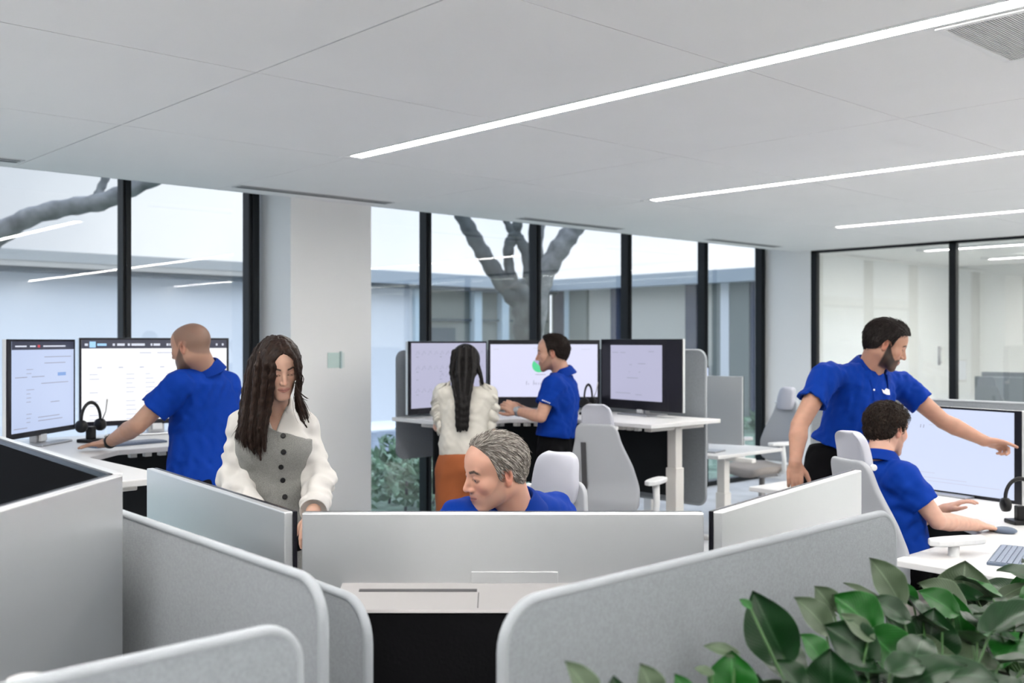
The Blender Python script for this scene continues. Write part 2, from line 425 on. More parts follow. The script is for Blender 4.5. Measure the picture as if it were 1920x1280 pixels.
tree('tree', 'dark forked tree in the courtyard behind the middle windows', [
    ('trunk', [(996, 872, .34), (992, 760, .29), (990, 680, .27), (989, 610, .27), (984, 565, .24), (966, 530, .20)]),
    ('branch', [(984, 575, .20), (955, 545, .17), (925, 505, .15), (900, 465, .14), (880, 430, .135), (862, 395, .13), (845, 350, .12), (820, 290, .1)]),
    ('branch', [(988, 560, .18), (962, 530, .12), (954, 495, .09), (954, 462, .10), (963, 440, .11), (952, 420, .06), (940, 390, .05), (925, 330, .04)]),
    ('branch', [(990, 590, .18), (994, 530, .13), (988, 480, .10), (975, 450, .09), (968, 438, .09), (971, 410, .09), (970, 370, .08), (960, 300, .06)]),
    ('branch', [(990, 590, .18), (1003, 520, .13), (1000, 460, .1), (1004, 400, .09), (1010, 330, .07)]),
], 14.5, M['bark'], PX(996, 872, 14.5)*1.0)
tree('tree', 'pale grey slanting tree leaning right behind the middle windows', [
    ('trunk', [(985, 800, .30), (995, 640, .26), (1010, 540, .22), (1034, 490, .20), (1060, 450, .19), (1082, 420, .18), (1108, 370, .16), (1130, 300, .14)]),
    ('branch', [(1012, 520, .10), (1010, 460, .08), (1016, 420, .07), (1024, 370, .06)]),
], 15.5, M['bark2'], PX(985, 800, 15.5))
tree('tree', 'pale grey branch of a leaning tree across the left windows', [
    ('trunk', [(-170, 905, .26), (-150, 700, .22), (-110, 560, .19), (-50, 478, .17), (0, 438, .155), (60, 405, .135), (130, 388, .12), (190, 378, .13), (238, 358, .11), (290, 336, .10), (350, 320, .08), (420, 300, .06)]),
    ('branch', [(182, 380, .09), (187, 358, .06), (197, 336, .055), (206, 312, .05), (210, 270, .04)]),
    ('branch', [(86, 392, .03), (92, 383, .02), (96, 377, .012)]),
], 11.5, M['bark2'], PX(-170, 905, 11.5))
# ground planting outside the window beside the column
rs = random.Random(5)
def shrub(x, y, h, r, label):
    t = thing('shrub', label, 'shrub', (x, y, 0), 0, 'low green shrubs outside the windows')
    b = MB()
    for i in range(130):
        a = rs.uniform(0, 6.283); rr = r*math.sqrt(rs.random()); z = h*rs.uniform(0.1, 1.0)*(1-0.5*(rr/r)**2)
        p = Vector((rr*math.cos(a), rr*math.sin(a), z)); L = rs.uniform(0.08, 0.16)
        dr = Vector((rs.uniform(-1, 1), rs.uniform(-1, 1), rs.uniform(-0.1, 1))).normalized(); sd = dr.cross(Vector((rs.uniform(-1, 1), rs.uniform(-1, 1), rs.uniform(-1, 1)))).normalized()*L*0.3
        up = dr.cross(sd).normalized()*L*0.08
        b.add([p, p+dr*L*0.5+sd+up, p+dr*L, p+dr*L*0.5-sd+up], [(0, 1, 2), (0, 2, 3)])
    b.build('foliage', M['shrub'], t)
    MB().tube([(0, 0, 0), (0.02, 0, h*0.5)], 0.015).build('stem', M['bark'], t)
for i, (px, py) in enumerate(((702, 905), (730, 925), (760, 945), (790, 895), (812, 930), (745, 880), (1430, 800))):
    d = 1.55*1920/(py-640); p = W((px-960)/1920*d, d)
    if p.y < YW+0.5: p.y = YW+0.6
    shrub(p.x, p.y, 0.45+0.1*(i % 3), 0.30, 'low leafy green shrub on the courtyard ground beside the column')

# ================================================================== WORLD
wd = bpy.data.worlds.new('sky'); SC.world = wd; wd.use_nodes = True
nt = wd.node_tree; bg = nt.nodes['Background']
tc = nt.nodes.new('ShaderNodeTexCoord')
nz = nt.nodes.new('ShaderNodeTexNoise'); nz.inputs['Scale'].default_value = 2.6; nz.inputs['Detail'].default_value = 5
nt.links.new(tc.outputs['Generated'], nz.inputs['Vector'])
rp = nt.nodes.new('ShaderNodeValToRGB'); rp.color_ramp.elements[0].position = 0.35; rp.color_ramp.elements[1].position = 0.62
rp.color_ramp.elements[0].color = (0.66, 0.71, 0.80, 1); rp.color_ramp.elements[1].color = (0.90, 0.93, 0.98, 1)
nt.links.new(nz.outputs['Fac'], rp.inputs['Fac'])
sx = nt.nodes.new('ShaderNodeSeparateXYZ'); nt.links.new(tc.outputs['Generated'], sx.inputs[0])
mr = nt.nodes.new('ShaderNodeMapRange'); mr.inputs['From Min'].default_value = 0.15; mr.inputs['From Max'].default_value = 0.60
mr.inputs['To Min'].default_value = 0.72; mr.inputs['To Max'].default_value = 1.25
nt.links.new(sx.outputs['X'], mr.inputs['Value'])
zr = nt.nodes.new('ShaderNodeMapRange'); zr.inputs['From Min'].default_value = 0.20; zr.inputs['From Max'].default_value = 0.70
zr.inputs['To Min'].default_value = 1.0; zr.inputs['To Max'].default_value = 4.0
nt.links.new(sx.outputs['Z'], zr.inputs['Value'])
ml = nt.nodes.new('ShaderNodeMath'); ml.operation = 'MULTIPLY'
nt.links.new(mr.outputs['Result'], ml.inputs[0]); nt.links.new(zr.outputs['Result'], ml.inputs[1])
zc = nt.nodes.new('ShaderNodeMapRange'); zc.inputs['From Min'].default_value = 0.22; zc.inputs['From Max'].default_value = 0.45
nt.links.new(sx.outputs['Z'], zc.inputs['Value'])
cm = nt.nodes.new('ShaderNodeMix'); cm.data_type = 'RGBA'; cm.inputs['B'].default_value = (0.68, 0.77, 0.94, 1)
nt.links.new(zc.outputs['Result'], cm.inputs['Factor']); nt.links.new(rp.outputs['Color'], cm.inputs['A'])
nt.links.new(cm.outputs['Result'], bg.inputs['Color']); nt.links.new(ml.outputs[0], bg.inputs['Strength'])
# ================================================================== CAMERA
cam = bpy.data.cameras.new('camera'); co = bpy.data.objects.new('camera', cam); COL.objects.link(co)
co.location = (0, 0, H); co.rotation_euler = (math.pi/2, 0, -(math.pi/2-TH))
cam.lens = 36; cam.sensor_width = 36; cam.clip_start = 0.05
cam.dof.use_dof = True; cam.dof.focus_distance = 3.4; cam.dof.aperture_fstop = 3.6
SC.camera = co
SC.view_settings.view_transform = 'Standard'; SC.view_settings.look = 'None'
SC.view_settings.gamma = 1.0; SC.view_settings.use_curve_mapping = False
SC.view_settings.exposure = 0.22
SC.cycles.use_denoising = True
SC.cycles.max_bounces = 6; SC.cycles.use_adaptive_sampling = True; SC.cycles.adaptive_threshold = 0.025; SC.cycles.transparent_max_bounces = 16; SC.cycles.sample_clamp_indirect = 8
# ================================================================== MONITORS
def ebox(b, x0, z0, x1, z1, y=-0.0005): b.box(x0, y-0.0004, z0, x1, y, z1)
SCR = {
 'white': emis('screen_white', (0.95, 0.97, 1.0), 0.92), 'blue': emis('screen_blue', (0.56, 0.66, 0.92), 0.80),
 'lav': emis('screen_lavender', (0.50, 0.50, 0.68), 0.80), 'lav2': emis('screen_lavender_light', (0.74, 0.75, 0.97), 0.84),
 'ice': emis('screen_ice', (0.68, 0.76, 1.0), 0.84), 'navy': emis('ui_navy', (0.03, 0.035, 0.08), 0.6),
 'txt': emis('ui_text', (0.30, 0.31, 0.42), 0.8), 'txtl': emis('ui_text_light', (0.60, 0.62, 0.76), 0.8),
 'wtxt': emis('ui_text_white', (0.70, 0.74, 0.85), 0.9), 'btn': emis('ui_button', (0.18, 0.33, 0.68), 0.9),
 'grn': emis('ui_green', (0.08, 0.62, 0.28), 0.95), 'lil': emis('ui_lilac', (0.42, 0.38, 0.62), 0.9), 'red': emis('ui_red', (0.6, 0.03, 0.05), 0.8),
 'cyan': emis('ui_tile', (0.35, 0.62, 0.95), 1.0),
}
MW, MH = 0.90, 0.53
def monitor(A, B, ztop, label, deskz, screen=None, content=None, housing=False, side=0, h=MH, screenrect=None, tilt=0.0, group=None, thick=0.028):
    """A -> B are the (l,d) ends as the viewer of the screen would read them left to right"""
    a = W(*A); b = W(*B); w = (b-a).length; ang = math.atan2(b.y-a.y, b.x-a.x)
    mid = (a+b)/2
    t = thing('monitor', label, 'monitor', (mid.x, mid.y, deskz), ang, group)
    zt = ztop-deskz; zb = zt-h; w2 = w/2-0.003
    T = thick
    # local: x along the screen, -y towards the viewer of the screen
    MB().box(-w2, 0.006, zb, w2, T, zt).build('back_panel', M['silver'], t, bevel=0.003)
    fr = MB().box(-w2, -0.006, zb, w2, 0.0055, zt)
    fr.build('bezel', M['bezel'], t, bevel=0.002)
    sr = screenrect or (0.014, 0.03, 0.014, 0.014)    # left, bottom, right, top margins
    sc = MB().box(-w2+sr[0], -0.0072, zb+sr[1], w2-sr[2], -0.0062, zt-sr[3])
    s = sc.build('screen', SCR[screen] if screen else M['offscreen'], t)
    if content: content(s, -w2+sr[0], zb+sr[1], w2-sr[2], zt-sr[3])
    if housing:
        x0, x1 = -0.38, 0.38; zh = zb+h-0.17
        hb = MB()
        pr = [(T, zh+0.005), (T+0.115, zh-0.028), (T+0.118, zh-0.034), (T+0.118, zh-0.0345), (T, zh-0.035)]
        vs = [(x, y, z) for x in (x0, x1) for (y, z) in pr]; n = len(pr)
        hb.add(vs, [tuple(range(n)), tuple(range(n, 2*n))[::-1]]+[(i, n+i, n+(i+1) % n, (i+1) % n) for i in range(n)])
        hb.build('housing_top', M['greymetal'], t)
        MB().box(x0+0.004, T+0.001, zb+0.02, x1-0.004, T+0.114, zh-0.036).build('housing', M['vent_black'], t, bevel=0.004)
        sl = MB()
        ang2 = math.atan2(-0.033, 0.115)
        mt = Matrix.Translation((0, T, zh+0.0055)) @ Matrix.Rotation(ang2, 4, 'X')
        sl.box(0.06, 0.030, -0.001, 0.335, 0.040, 0.0012, mt)
        sl.box(0.055, 0.045, -0.001, 0.057, 0.112, 0.0006, mt)
        sl.build('vent_slot', M['slot'], t)
        MB().box(-0.13, T-0.0004, zh+0.004, 0.075, T+0.002, zh+0.032).build('label_plate', M['silver'], t, bevel=0.0008)
    # stand
    st = MB()
    st.box(-0.05, 0.010, 0.01, 0.05, 0.05, max(zb+0.12, 0.06))
    st.build('stand_neck', M['silver2'], t, bevel=0.004)
    MB().box(-0.16, -0.09, 0.0, 0.16, 0.13, 0.012).build('stand_base', M['silver2'], t, bevel=0.004)
    if zb > 0.0:
        MB().box(-0.03, -0.010, max(zb-0.035, 0.014), 0.03, 0.009, zb+0.004).build('stand_block', M['chairwhite'], t, bevel=0.003)
    return t
def con_table(s, x0, z0, x1, z1):
    w = x1-x0; h = z1-z0; rr = random.Random(3)
    b = MB(); ebox(b, x0, z1-0.052, x1, z1, -0.0075); b.build('menu_bar', SCR['navy'], s)
    b = MB()
    for cx, cw in ((0.02, 0.02), (0.20, 0.015), (0.23, 0.05), (0.30, 0.015), (0.325, 0.09), (0.455, 0.012), (0.475, 0.045), (0.565, 0.015), (0.585, 0.07), (0.92, 0.012), (0.965, 0.012)):
        ebox(b, x0+cx*w, z1-0.036, x0+(cx+cw)*w, z1-0.022, -0.008)
    b.build('menu_text', SCR['wtxt'], s)
    b = MB(); ebox(b, x0+0.05*w, z1-0.046, x0+0.09*w, z1-0.010, -0.008); ebox(b, x0+0.10*w, z1-0.036, x0+0.16*w, z1-0.022, -0.008); b.build('app_tile', SCR['cyan'], s)
    b = MB()
    for k in range(6):
        ebox(b, x0+(0.10+k*0.14)*w, z1-0.17, x0+(0.13+k*0.14)*w, z1-0.163, -0.0075)
    for k in range(11):
        z = z1-0.21-k*0.027
        for c in (0.05, 0.29, 0.42, 0.56, 0.72, 0.85):
            if rr.random() < 0.7: ebox(b, x0+c*w, z, x0+(c+rr.uniform(0.03, 0.07))*w, z+0.004, -0.0075)
    ebox(b, x0+0.38*w, z1-0.082, x0+0.46*w, z1-0.076, -0.0075); ebox(b, x0+0.5*w, z1-0.082, x0+0.6*w, z1-0.076, -0.0075)
    b.build('table_text', SCR['txtl'], s)
def con_form(s, x0, z0, x1, z1):
    w = x1-x0; h = z1-z0; rr = random.Random(4)
    b = MB(); ebox(b, x0, z1-0.045, x1, z1, -0.0075); b.build('menu_bar', SCR['navy'], s)
    b = MB(); ebox(b, x0+0.05*w, z1-0.030, x0+0.22*w, z1-0.022, -0.008); ebox(b, x0+0.27*w, z1-0.030, x0+0.36*w, z1-0.022, -0.008); ebox(b, x0+0.48*w, z1-0.030, x0+0.85*w, z1-0.022, -0.008)
    b.build('menu_text', SCR['wtxt'], s)
    b = MB(); ebox(b, x0+0.39*w, z1-0.033, x0+0.43*w, z1-0.019, -0.008); b.build('menu_badge', SCR['red'], s)
    b = MB(); ebox(b, x0+0.72*w, z0+0.60*h, x0+0.86*w, z0+0.64*h, -0.0075); b.build('button', SCR['btn'], s)
    b = MB()
    for k in range(15):
        z = z0+0.10*h+k*0.045*h
        if rr.random() < 0.8: ebox(b, x0+0.22*w, z, x0+rr.uniform(0.27, 0.34)*w, z+0.003, -0.0075)
    for (u, v, q) in ((0.05, 0.60, 0.18), (0.3, 0.60, 0.2), (0.45, 0.52, 0.45), (0.4, 0.10, 0.40), (0.4, 0.14, 0.35), (0.6, 0.30, 0.15), (0.03, 0.04, 0.2), (0.5, 0.75, 0.35), (0.5, 0.82, 0.45)):
        ebox(b, x0+u*w, z0+v*h, x0+(u+q)*w, z0+v*h+0.004, -0.0075)
    b.build('form_text', SCR['txt'], s)
def con_charts(s, x0, z0, x1, z1):
    w = x1-x0; h = z1-z0
    b = MB()
    for r, (zz, n0, n1) in enumerate(((0.85, 0, 12), (0.62, 0, 12), (0.50, 4, 12), (0.27, 0, 9))):
        for k in range(n0, n1):
            u = x0+(0.05+0.078*k)*w; v = z0+zz*h
            pts = [(u, -0.0078, v-0.012), (u+0.012, -0.0078, v-0.012), (u+0.020, -0.0078, v+0.010), (u+0.030, -0.0078, v+0.014), (u+0.038, -0.0078, v-0.008), (u+0.048, -0.0078, v-0.006)]
            b.tube(pts, 0.0013, 4)
        for k in (0, 1): ebox(b, x0+(0.06+0.3*k)*w, z0+(zz-0.07)*h, x0+(0.09+0.3*k)*w, z0+(zz-0.06)*h, -0.0078)
    b.build('chart_lines', SCR['txt'], s)
def con_pie(s, x0, z0, x1, z1):
    cx = x0+(1010-914)/211*(x1-x0); cz = z1-0.40*(z1-z0); r = 0.055
    for nm, a0, a1, m in (('pie_chart', 140, 375, 'grn'), ('pie_slice', 15, 140, 'lil')):
        b = MB(); n = 24; pts = [(cx, cz)]+[(cx+r*math.cos(math.radians(a0+(a1-a0)*i/n)), cz+r*math.sin(math.radians(a0+(a1-a0)*i/n))) for i in range(n+1)]
        b.add([(x, -0.0078, z) for x, z in pts], [tuple(range(len(pts)))]); b.build(nm, SCR[m], s)
    b = MB(); z = z0+0.23*(z1-z0)
    for i, (dx, hh) in enumerate(((-0.10, 0.030), (-0.085, 0.012), (-0.045, 0.034), (-0.035, 0.018), (-0.022, 0.018), (-0.005, 0.018), (0.01, 0.018), (0.03, 0.018))):
        b.tube([(cx+dx, -0.0078, z), (cx+dx+0.003, -0.0078, z+hh)], 0.0022, 5)
    ebox(b, cx-0.03, z0+0.42*(z1-z0), cx+0.05, z0+0.43*(z1-z0), -0.0078)
    b.build('heading_text', SCR['txt'], s)
    b = MB()
    for (u, v, q) in ((0.03, 0.9, 0.05), (0.4, 0.92, 0.1), (0.85, 0.9, 0.08), (0.9, 0.2, 0.05)):
        ebox(b, x0+u*(x1-x0), z0+v*(z1-z0), x0+(u+q)*(x1-x0), z0+v*(z1-z0)+0.004, -0.0078)
    b.build('small_text', SCR['txtl'], s)
def con_doc(s, x0, z0, x1, z1):
    w = x1-x0; h = z1-z0; b = MB()
    for (u, v, q) in ((0.03, 0.86, 0.12), (0.2, 0.86, 0.1), (0.75, 0.88, 0.1), (0.38, 0.64, 0.05), (0.55, 0.66, 0.14), (0.37, 0.51, 0.02), (0.56, 0.51, 0.03), (0.33, 0.4, 0.22), (0.1, 0.12, 0.3), (0.5, 0.1, 0.12)):
        ebox(b, x0+u*w, z0+v*h, x0+(u+q)*w, z0+v*h+0.004, -0.0078)
    b.build('document_text', SCR['txt'], s)
def con_r(s, x0, z0, x1, z1):
    w = x1-x0; h = z1-z0; b = MB()
    for (u, v, q) in ((0.05, 0.20, 0.35), (0.05, 0.14, 0.6), (0.05, 0.10, 0.85), (0.35, 0.79, 0.04)):
        ebox(b, x0+u*w, z0+v*h, x0+(u+q)*w, z0+v*h+0.003, -0.0078)
    b.build('document_text', SCR['txtl'], s)
    b = MB()
    for i in range(2): b.tube([(x0+(0.28+0.025*i)*w, -0.0078, z0+0.75*h), (x0+(0.285+0.025*i)*w, -0.0078, z0+0.79*h)], 0.002, 5)
    b.build('heading_text', SCR['txt'], s)

# ================================================================== DESKS
def desk(name, label, poly, z, legs, undershade, teeth, origin, feetdir=None):
    """poly: worktop outline in room axes"""
    t = thing(name, label, 'desk', (origin[0], origin[1], 0))
    MB().prism(poly, z-0.028, z).build('desk_top', M['desk'], t, world=True, bevel=0.004)
    for (x, y, dx, dy) in legs:
        # column, top bracket, foot
        b = MB().box(x-0.045, y-0.045, 0.03, x+0.045, y+0.045, z-0.33).box(x-0.037, y-0.037, z-0.34, x+0.037, y+0.037, z-0.05)
        lg = b.build('leg', M['leg'], t, world=True, bevel=0.004)
        L = 0.33
        ft = MB().bar((x-dx*L, y-dy*L, 0.018), (x+dx*L, y+dy*L, 0.018), 0.08, 0.034).build('foot', M['leg'], lg, world=False, bevel=0.006)
        ft.location = (-origin[0], -origin[1], 0)   # the leg has the thing's frame
        b2 = MB().bar((x-dx*L*0.9, y-dy*L*0.9, z-0.047), (x+dx*L*0.9, y+dy*L*0.9, z-0.047), 0.06, 0.035)
        bk = b2.build('bracket', M['leg'], lg, bevel=0.006)
        bk.location = (-origin[0], -origin[1], 0)
    for (x0, y0, x1, y1, z0, z1) in undershade:
        b = MB().bar((x0, y0, (z0+z1)/2), (x1, y1, (z0+z1)/2), 0.02, z1-z0)
        b.build('under_desk_shade_panel', M['undershade'], t, world=True)
    b = MB()
    for (x0, y0, x1, y1, n) in teeth:
        for i in range(n):
            u = (i+0.5)/n; x = x0+(x1-x0)*u; y = y0+(y1-y0)*u
            MB().box(x-0.018, y-0.018, z-0.052, x+0.018, y+0.018, z-0.0285).build('cable_clip', M['teeth'], t, world=True)
    return t
def felt(label, P0, P1, z0, z1, r=0.07, thick=0.017, m='felt', pip=True, group='felt privacy screens', rc=(1, 1, 1, 1)):
    """upright felt screen with rounded corners and a raised edge roll; P0,P1 room points"""
    a = Vector((P0[0], P0[1], 0)); b = Vector((P1[0], P1[1], 0)); L = (b-a).length; ang = math.atan2(b.y-a.y, b.x-a.x)
    t = thing('felt_screen', label, 'privacy screen', (a.x, a.y, 0), ang, group)
    out = []
    for (cx, cz, s0), rr in zip(((r, z0+r, 180), (L-r, z0+r, 270), (L-r, z1-r, 0), (r, z1-r, 90)), rc):
        if rr:
            for k in range(9):
                q = math.radians(s0+90*k/8); out.append((cx+r*math.cos(q), cz+r*math.sin(q)))
        else:
            out.append((cx+(r if s0 in (270, 0) else -r), cz+(r if s0 in (0, 90) else -r)))
    n = len(out)
    vs = [(x, -thick/2, z) for x, z in out]+[(x, thick/2, z) for x, z in out]
    MB().add(vs, [tuple(range(n)), tuple(range(n, 2*n))[::-1]]+[(i, n+i, n+(i+1) % n, (i+1) % n) for i in range(n)]).build('felt_board', M[m], t)
    if pip:
        pts = [Vector((x, 0, z)) for x, z in out]; 
        MB().tube(pts+[pts[0]], thick*0.60, 10, cap=False).build('edge_roll', M['piping'], t)
    return t
# ================================================================== CHAIR (faces local +y, seat height hs)
def surf_grid(fn, nu, nv):
    vs = [fn(i/(nu-1)*2-1, j/(nv-1)) for j in range(nv) for i in range(nu)]
    fs = [(j*nu+i, j*nu+i+1, (j+1)*nu+i+1, (j+1)*nu+i) for j in range(nv-1) for i in range(nu-1)]
    return vs, fs
def shell(fn, nu, nv, th):
    vs, fs = surf_grid(fn, nu, nv)
    b = MB(); n = len(vs)
    vs2 = [(x, y-th, z) for x, y, z in vs]
    b.v = vs+vs2
    b.f = [f for f in fs]+[tuple(i+n for i in f[::-1]) for f in fs]
    ring = [i for i in range(nu)]+[j*nu+nu-1 for j in range(1, nv)]+[(nv-1)*nu+i for i in range(nu-2, -1, -1)]+[j*nu for j in range(nv-2, 0, -1)]
    for k in range(len(ring)):
        a = ring[k]; c = ring[(k+1) % len(ring)]; b.f.append((c, a, a+n, c+n))
    b.sm = [True]*len(b.f)
    return b
def interp(x, xs, ys):
    return float(np.interp(x, xs, ys))
def chair(label, loc, rotz, hs=0.50, back_top=0.0, head_dz=0.0, fab='chairfab', group='office chairs', ah=0.0):
    t = thing('office_chair', label, 'office chair', (loc[0], loc[1], 0), rotz, group)
    # seat cushion
    def seat(u, v):
        w = 0.245*(1-abs(2*v-1)**5*0.22)
        return (u*w, -0.22+0.47*v, hs+0.012-0.015*(1-u*u)-0.03*max(0, v-0.8)*5*(v-0.8)*5)
    b = MB(); vs, fs = surf_grid(seat, 13, 13)
    n = len(vs); vs2 = [(x*0.94, y, z-0.065) for x, y, z in vs]
    b.v = vs+vs2; b.f = fs+[tuple(i+n for i in f[::-1]) for f in fs]; nu = nv = 13
    ring = [i for i in range(nu)]+[j*nu+nu-1 for j in range(1, nv)]+[(nv-1)*nu+i for i in range(nu-2, -1, -1)]+[j*nu for j in range(nv-2, 0, -1)]
    for k in range(len(ring)):
        a = ring[k]; c = ring[(k+1) % len(ring)]; b.f.append((c, a, a+n, c+n))
    b.sm = [True]*len(b.f)
    b.build('seat', M['seatfab'], t)
    hb0, hb1 = hs+0.02, hs+0.60
    def ywv(v): return interp(v, [0, .15, .35, .6, 1], [-0.205, -0.235, -0.235, -0.27, -0.325])
    def wv(v): return interp(v, [0, .04, .12, .3, .55, .8, .95, 1], [.13, .205, .238, .240, .210, .155, .138, .10])
    def back(u, v):
        w = wv(v); s = math.copysign(abs(u)**0.9, u)
        return (s*w, ywv(v)+0.055*(s*w/0.24)**2, hb0+(hb1-hb0)*v)
    b = shell(back, 17, 25, 0.03)
    bk = b.build('backrest', M['chair'], t)
    bk.modifiers.new('sub', 'SUBSURF').levels = 1
    # lumbar slot on the rear
    sl = MB()
    for (za, zb, x0, x1) in ((0.16, 0.46, -0.13, -0.08),):
        pts = [(-0.120, za), (-0.085, za), (-0.068, zb), (-0.103, zb)]
        v3 = []
        for x, z in pts:
            v = z/0.58; v3.append((x, ywv(v)+0.055*(x/0.24)**2-0.0365, hb0+z))
        v4 = [(x, y+0.004, z) for x, y, z in v3]
        sl.add(v3+v4, [(0, 1, 2, 3), (7, 6, 5, 4), (0, 4, 5, 1), (1, 5, 6, 2), (2, 6, 7, 3), (3, 7, 4, 0)])
    sl.build('lumbar_slot', M['slot'], t)
    # headrest pad
    hz = hb1-0.095+head_dz
    def head(u, v):
        w = interp(v, [0, .1, .35, .8, .93, 1], [.085, .100, .108, .098, .082, .05])
        return (u*w, -0.245-0.035*v+0.014*math.sin(math.pi*v)-0.03*u*u, hz+0.215*v)
    b = shell(head, 13, 13, 0.045); hd = b.build('headrest', M[fab], t); hd.modifiers.new('sub', 'SUBSURF').levels = 2
    MB().tube([(0.095, -0.275, hz+0.065), (0.125, -0.285, hz+0.065)], 0.014, 12).build('headrest_knob', M['chairwhite'], t, bevel=0.003)
    # arms
    for s in (-1, 1):
        b = MB().tube([(s*0.20, -0.02, hs-0.06), (s*0.275, -0.02, hs-0.03), (s*0.285, -0.01, hs+0.08), (s*0.275, 0.0, hs+0.20+ah)], [0.022, 0.024, 0.020, 0.024], 12)
        am = b.build('armrest', M['chairwhite'], t)
        pd = MB()
        pr = [(0.0, -0.14), (0.035, -0.12), (0.045, -0.05), (0.045, 0.06), (0.035, 0.12), (0.0, 0.14), (-0.035, 0.12), (-0.045, 0.06), (-0.045, -0.05), (-0.035, -0.12)]
        pd.prism([(s*0.27+x, y+0.02) for x, y in pr], hs+0.205+ah, hs+0.235+ah)
        pd.build('arm_pad', M['chairwhite'], am, bevel=0.008, seg=3)
    MB().lathe([(0.03, 0.09), (0.032, 0.30), (0.026, 0.301), (0.026, hs-0.09)], 20).box(-0.11, -0.13, hs-0.10, 0.11, 0.12, hs-0.055).build('gas_column', M['greymetal'], t)
    for k in range(5):
        a = 2*math.pi*k/5+0.3
        lg = MB().tube([(0.02*math.cos(a), 0.02*math.sin(a), 0.125), (0.16*math.cos(a), 0.16*math.sin(a), 0.105), (0.31*math.cos(a), 0.31*math.sin(a), 0.075)], [0.028, 0.022, 0.016], 10).build('base_arm', M['chairwhite'], t)
        c = Matrix.Translation((0.31*math.cos(a), 0.31*math.sin(a), 0.031)) @ Matrix.Rotation(a, 4, 'Z') @ Matrix.Rotation(math.pi/2, 4, 'X') @ Matrix.Translation((0, 0, -0.02))
        MB().lathe([(0.012, 0), (0.028, 0.002), (0.030, 0.01), (0.030, 0.03), (0.028, 0.038), (0.012, 0.04)], 16, c).build('caster', M['blackpl'], lg)
    return t
# ================================================================== SMALL THINGS
def keyboard(label, loc, rotz, tiltup=0.0):
    t = thing('keyboard', label, 'keyboard', loc, rotz)
    MB().box(-0.215, -0.062, 0.0, 0.215, 0.062, 0.012).build('base', M['key'], t, bevel=0.003)
    b = MB()
    for r in range(5):
        for c in range(18):
            x = -0.205+c*0.0229; y = -0.052+r*0.0213
            b.box(x, y, 0.0115, x+0.0195, y+0.0180, 0.0155)
    b.build('key_field', M['keyl'], t)
    return t
def headset(label, loc, rotz):
    """headset hanging on a small stand, faces local -y"""
    t = thing('headset', label, 'headset', loc, rotz)
    MB().box(-0.055, -0.055, 0.0, 0.055, 0.055, 0.02).box(-0.022, -0.02, 0.018, 0.022, 0.02, 0.09).build('charging_stand', M['blackpl'], t, bevel=0.006)
    pts = [(0.075*math.cos(math.radians(a)), 0.0, 0.13+0.095*math.sin(math.radians(a))) for a in range(-12, 193, 12)]
    MB().tube(pts, 0.0065, 8, flat=1.6).build('headband', M['blackpl'], t)
    for s in (-1, 1):
        mt = Matrix.Translation((s*0.074, 0, 0.095)) @ Matrix.Rotation(math.pi/2, 4, 'Y') @ Matrix.Translation((0, 0, -0.014))
        MB().lathe([(0.02, -0.004), (0.034, 0.0), (0.036, 0.014), (0.034, 0.028), (0.02, 0.031)], 20, mt).build('ear_cushion', M['blackpl'], t)
    MB().tube([(0.078, 0, 0.10), (0.085, -0.03, 0.17), (0.08, -0.045, 0.24)], [0.004, 0.003, 0.0045], 8).build('microphone_boom', M['greymetal'], t)
    return t

# ---------------- station M (middle): standing-height corner desk with three screens
desk('corner_desk', 'standing-height white corner desk under the three lavender screens', [(4.42, 5.35), (4.93, 5.35), (5.26, 5.02), (5.26, 4.33), (6.03, 4.33), (6.03, 6.06), (4.42, 6.06)], 1.10,
     [(4.56, 5.56, 0, 1), (5.70, 4.48, 1, 0), (5.88, 5.9, 0.6, 0.6)],
     [(4.60, 5.80, 5.75, 5.80, 0.55, 1.04), (5.80, 5.80, 5.80, 4.55, 0.55, 1.04)],
     [(4.75, 5.40, 4.92, 5.40, 3), (4.96, 5.36, 5.22, 5.10, 5), (5.31, 5.0, 5.31, 4.45, 8)], (5.5, 5.5))
GM = 'screens on the middle corner desk'
monitor((-.745, 7.33), (-.20, 8.0), 1.652, 'leftmost middle-desk screen showing rows of small line charts', 1.10, 'lav', con_charts, group=GM, screenrect=(0.024, 0.045, 0.012, 0.014))
monitor((-.19, 8.02), (.69, 8.02), 1.662, 'bright middle screen with a green pie chart behind the man in profile', 1.10, 'lav2', con_pie, group=GM, screenrect=(0.018, 0.085, 0.018, 0.034))
monitor((.70, 8.02), (1.217, 7.3), 1.668, 'right middle-desk screen showing a document between wide black side bands', 1.10, 'lav', con_doc, group=GM, screenrect=(0.115, 0.07, 0.20, 0.045))
felt('grey felt screen standing behind the right middle-desk monitor', (6.085, 4.50), (6.085, 6.0), 0.46, 1.585, m='felt')
felt('dark grey felt screen behind the left end of the middle desk', (4.50, 6.115), (6.0, 6.115), 0.78, 1.585, m='feltd', pip=False)
headset('black headset on its stand between the middle desk screens', W(0.575, 7.72, 1.10), math.radians(20))
chair('grey high-backed chair seen from behind at the middle desk', W(0.665, 6.60), math.radians(-70), hs=0.545)
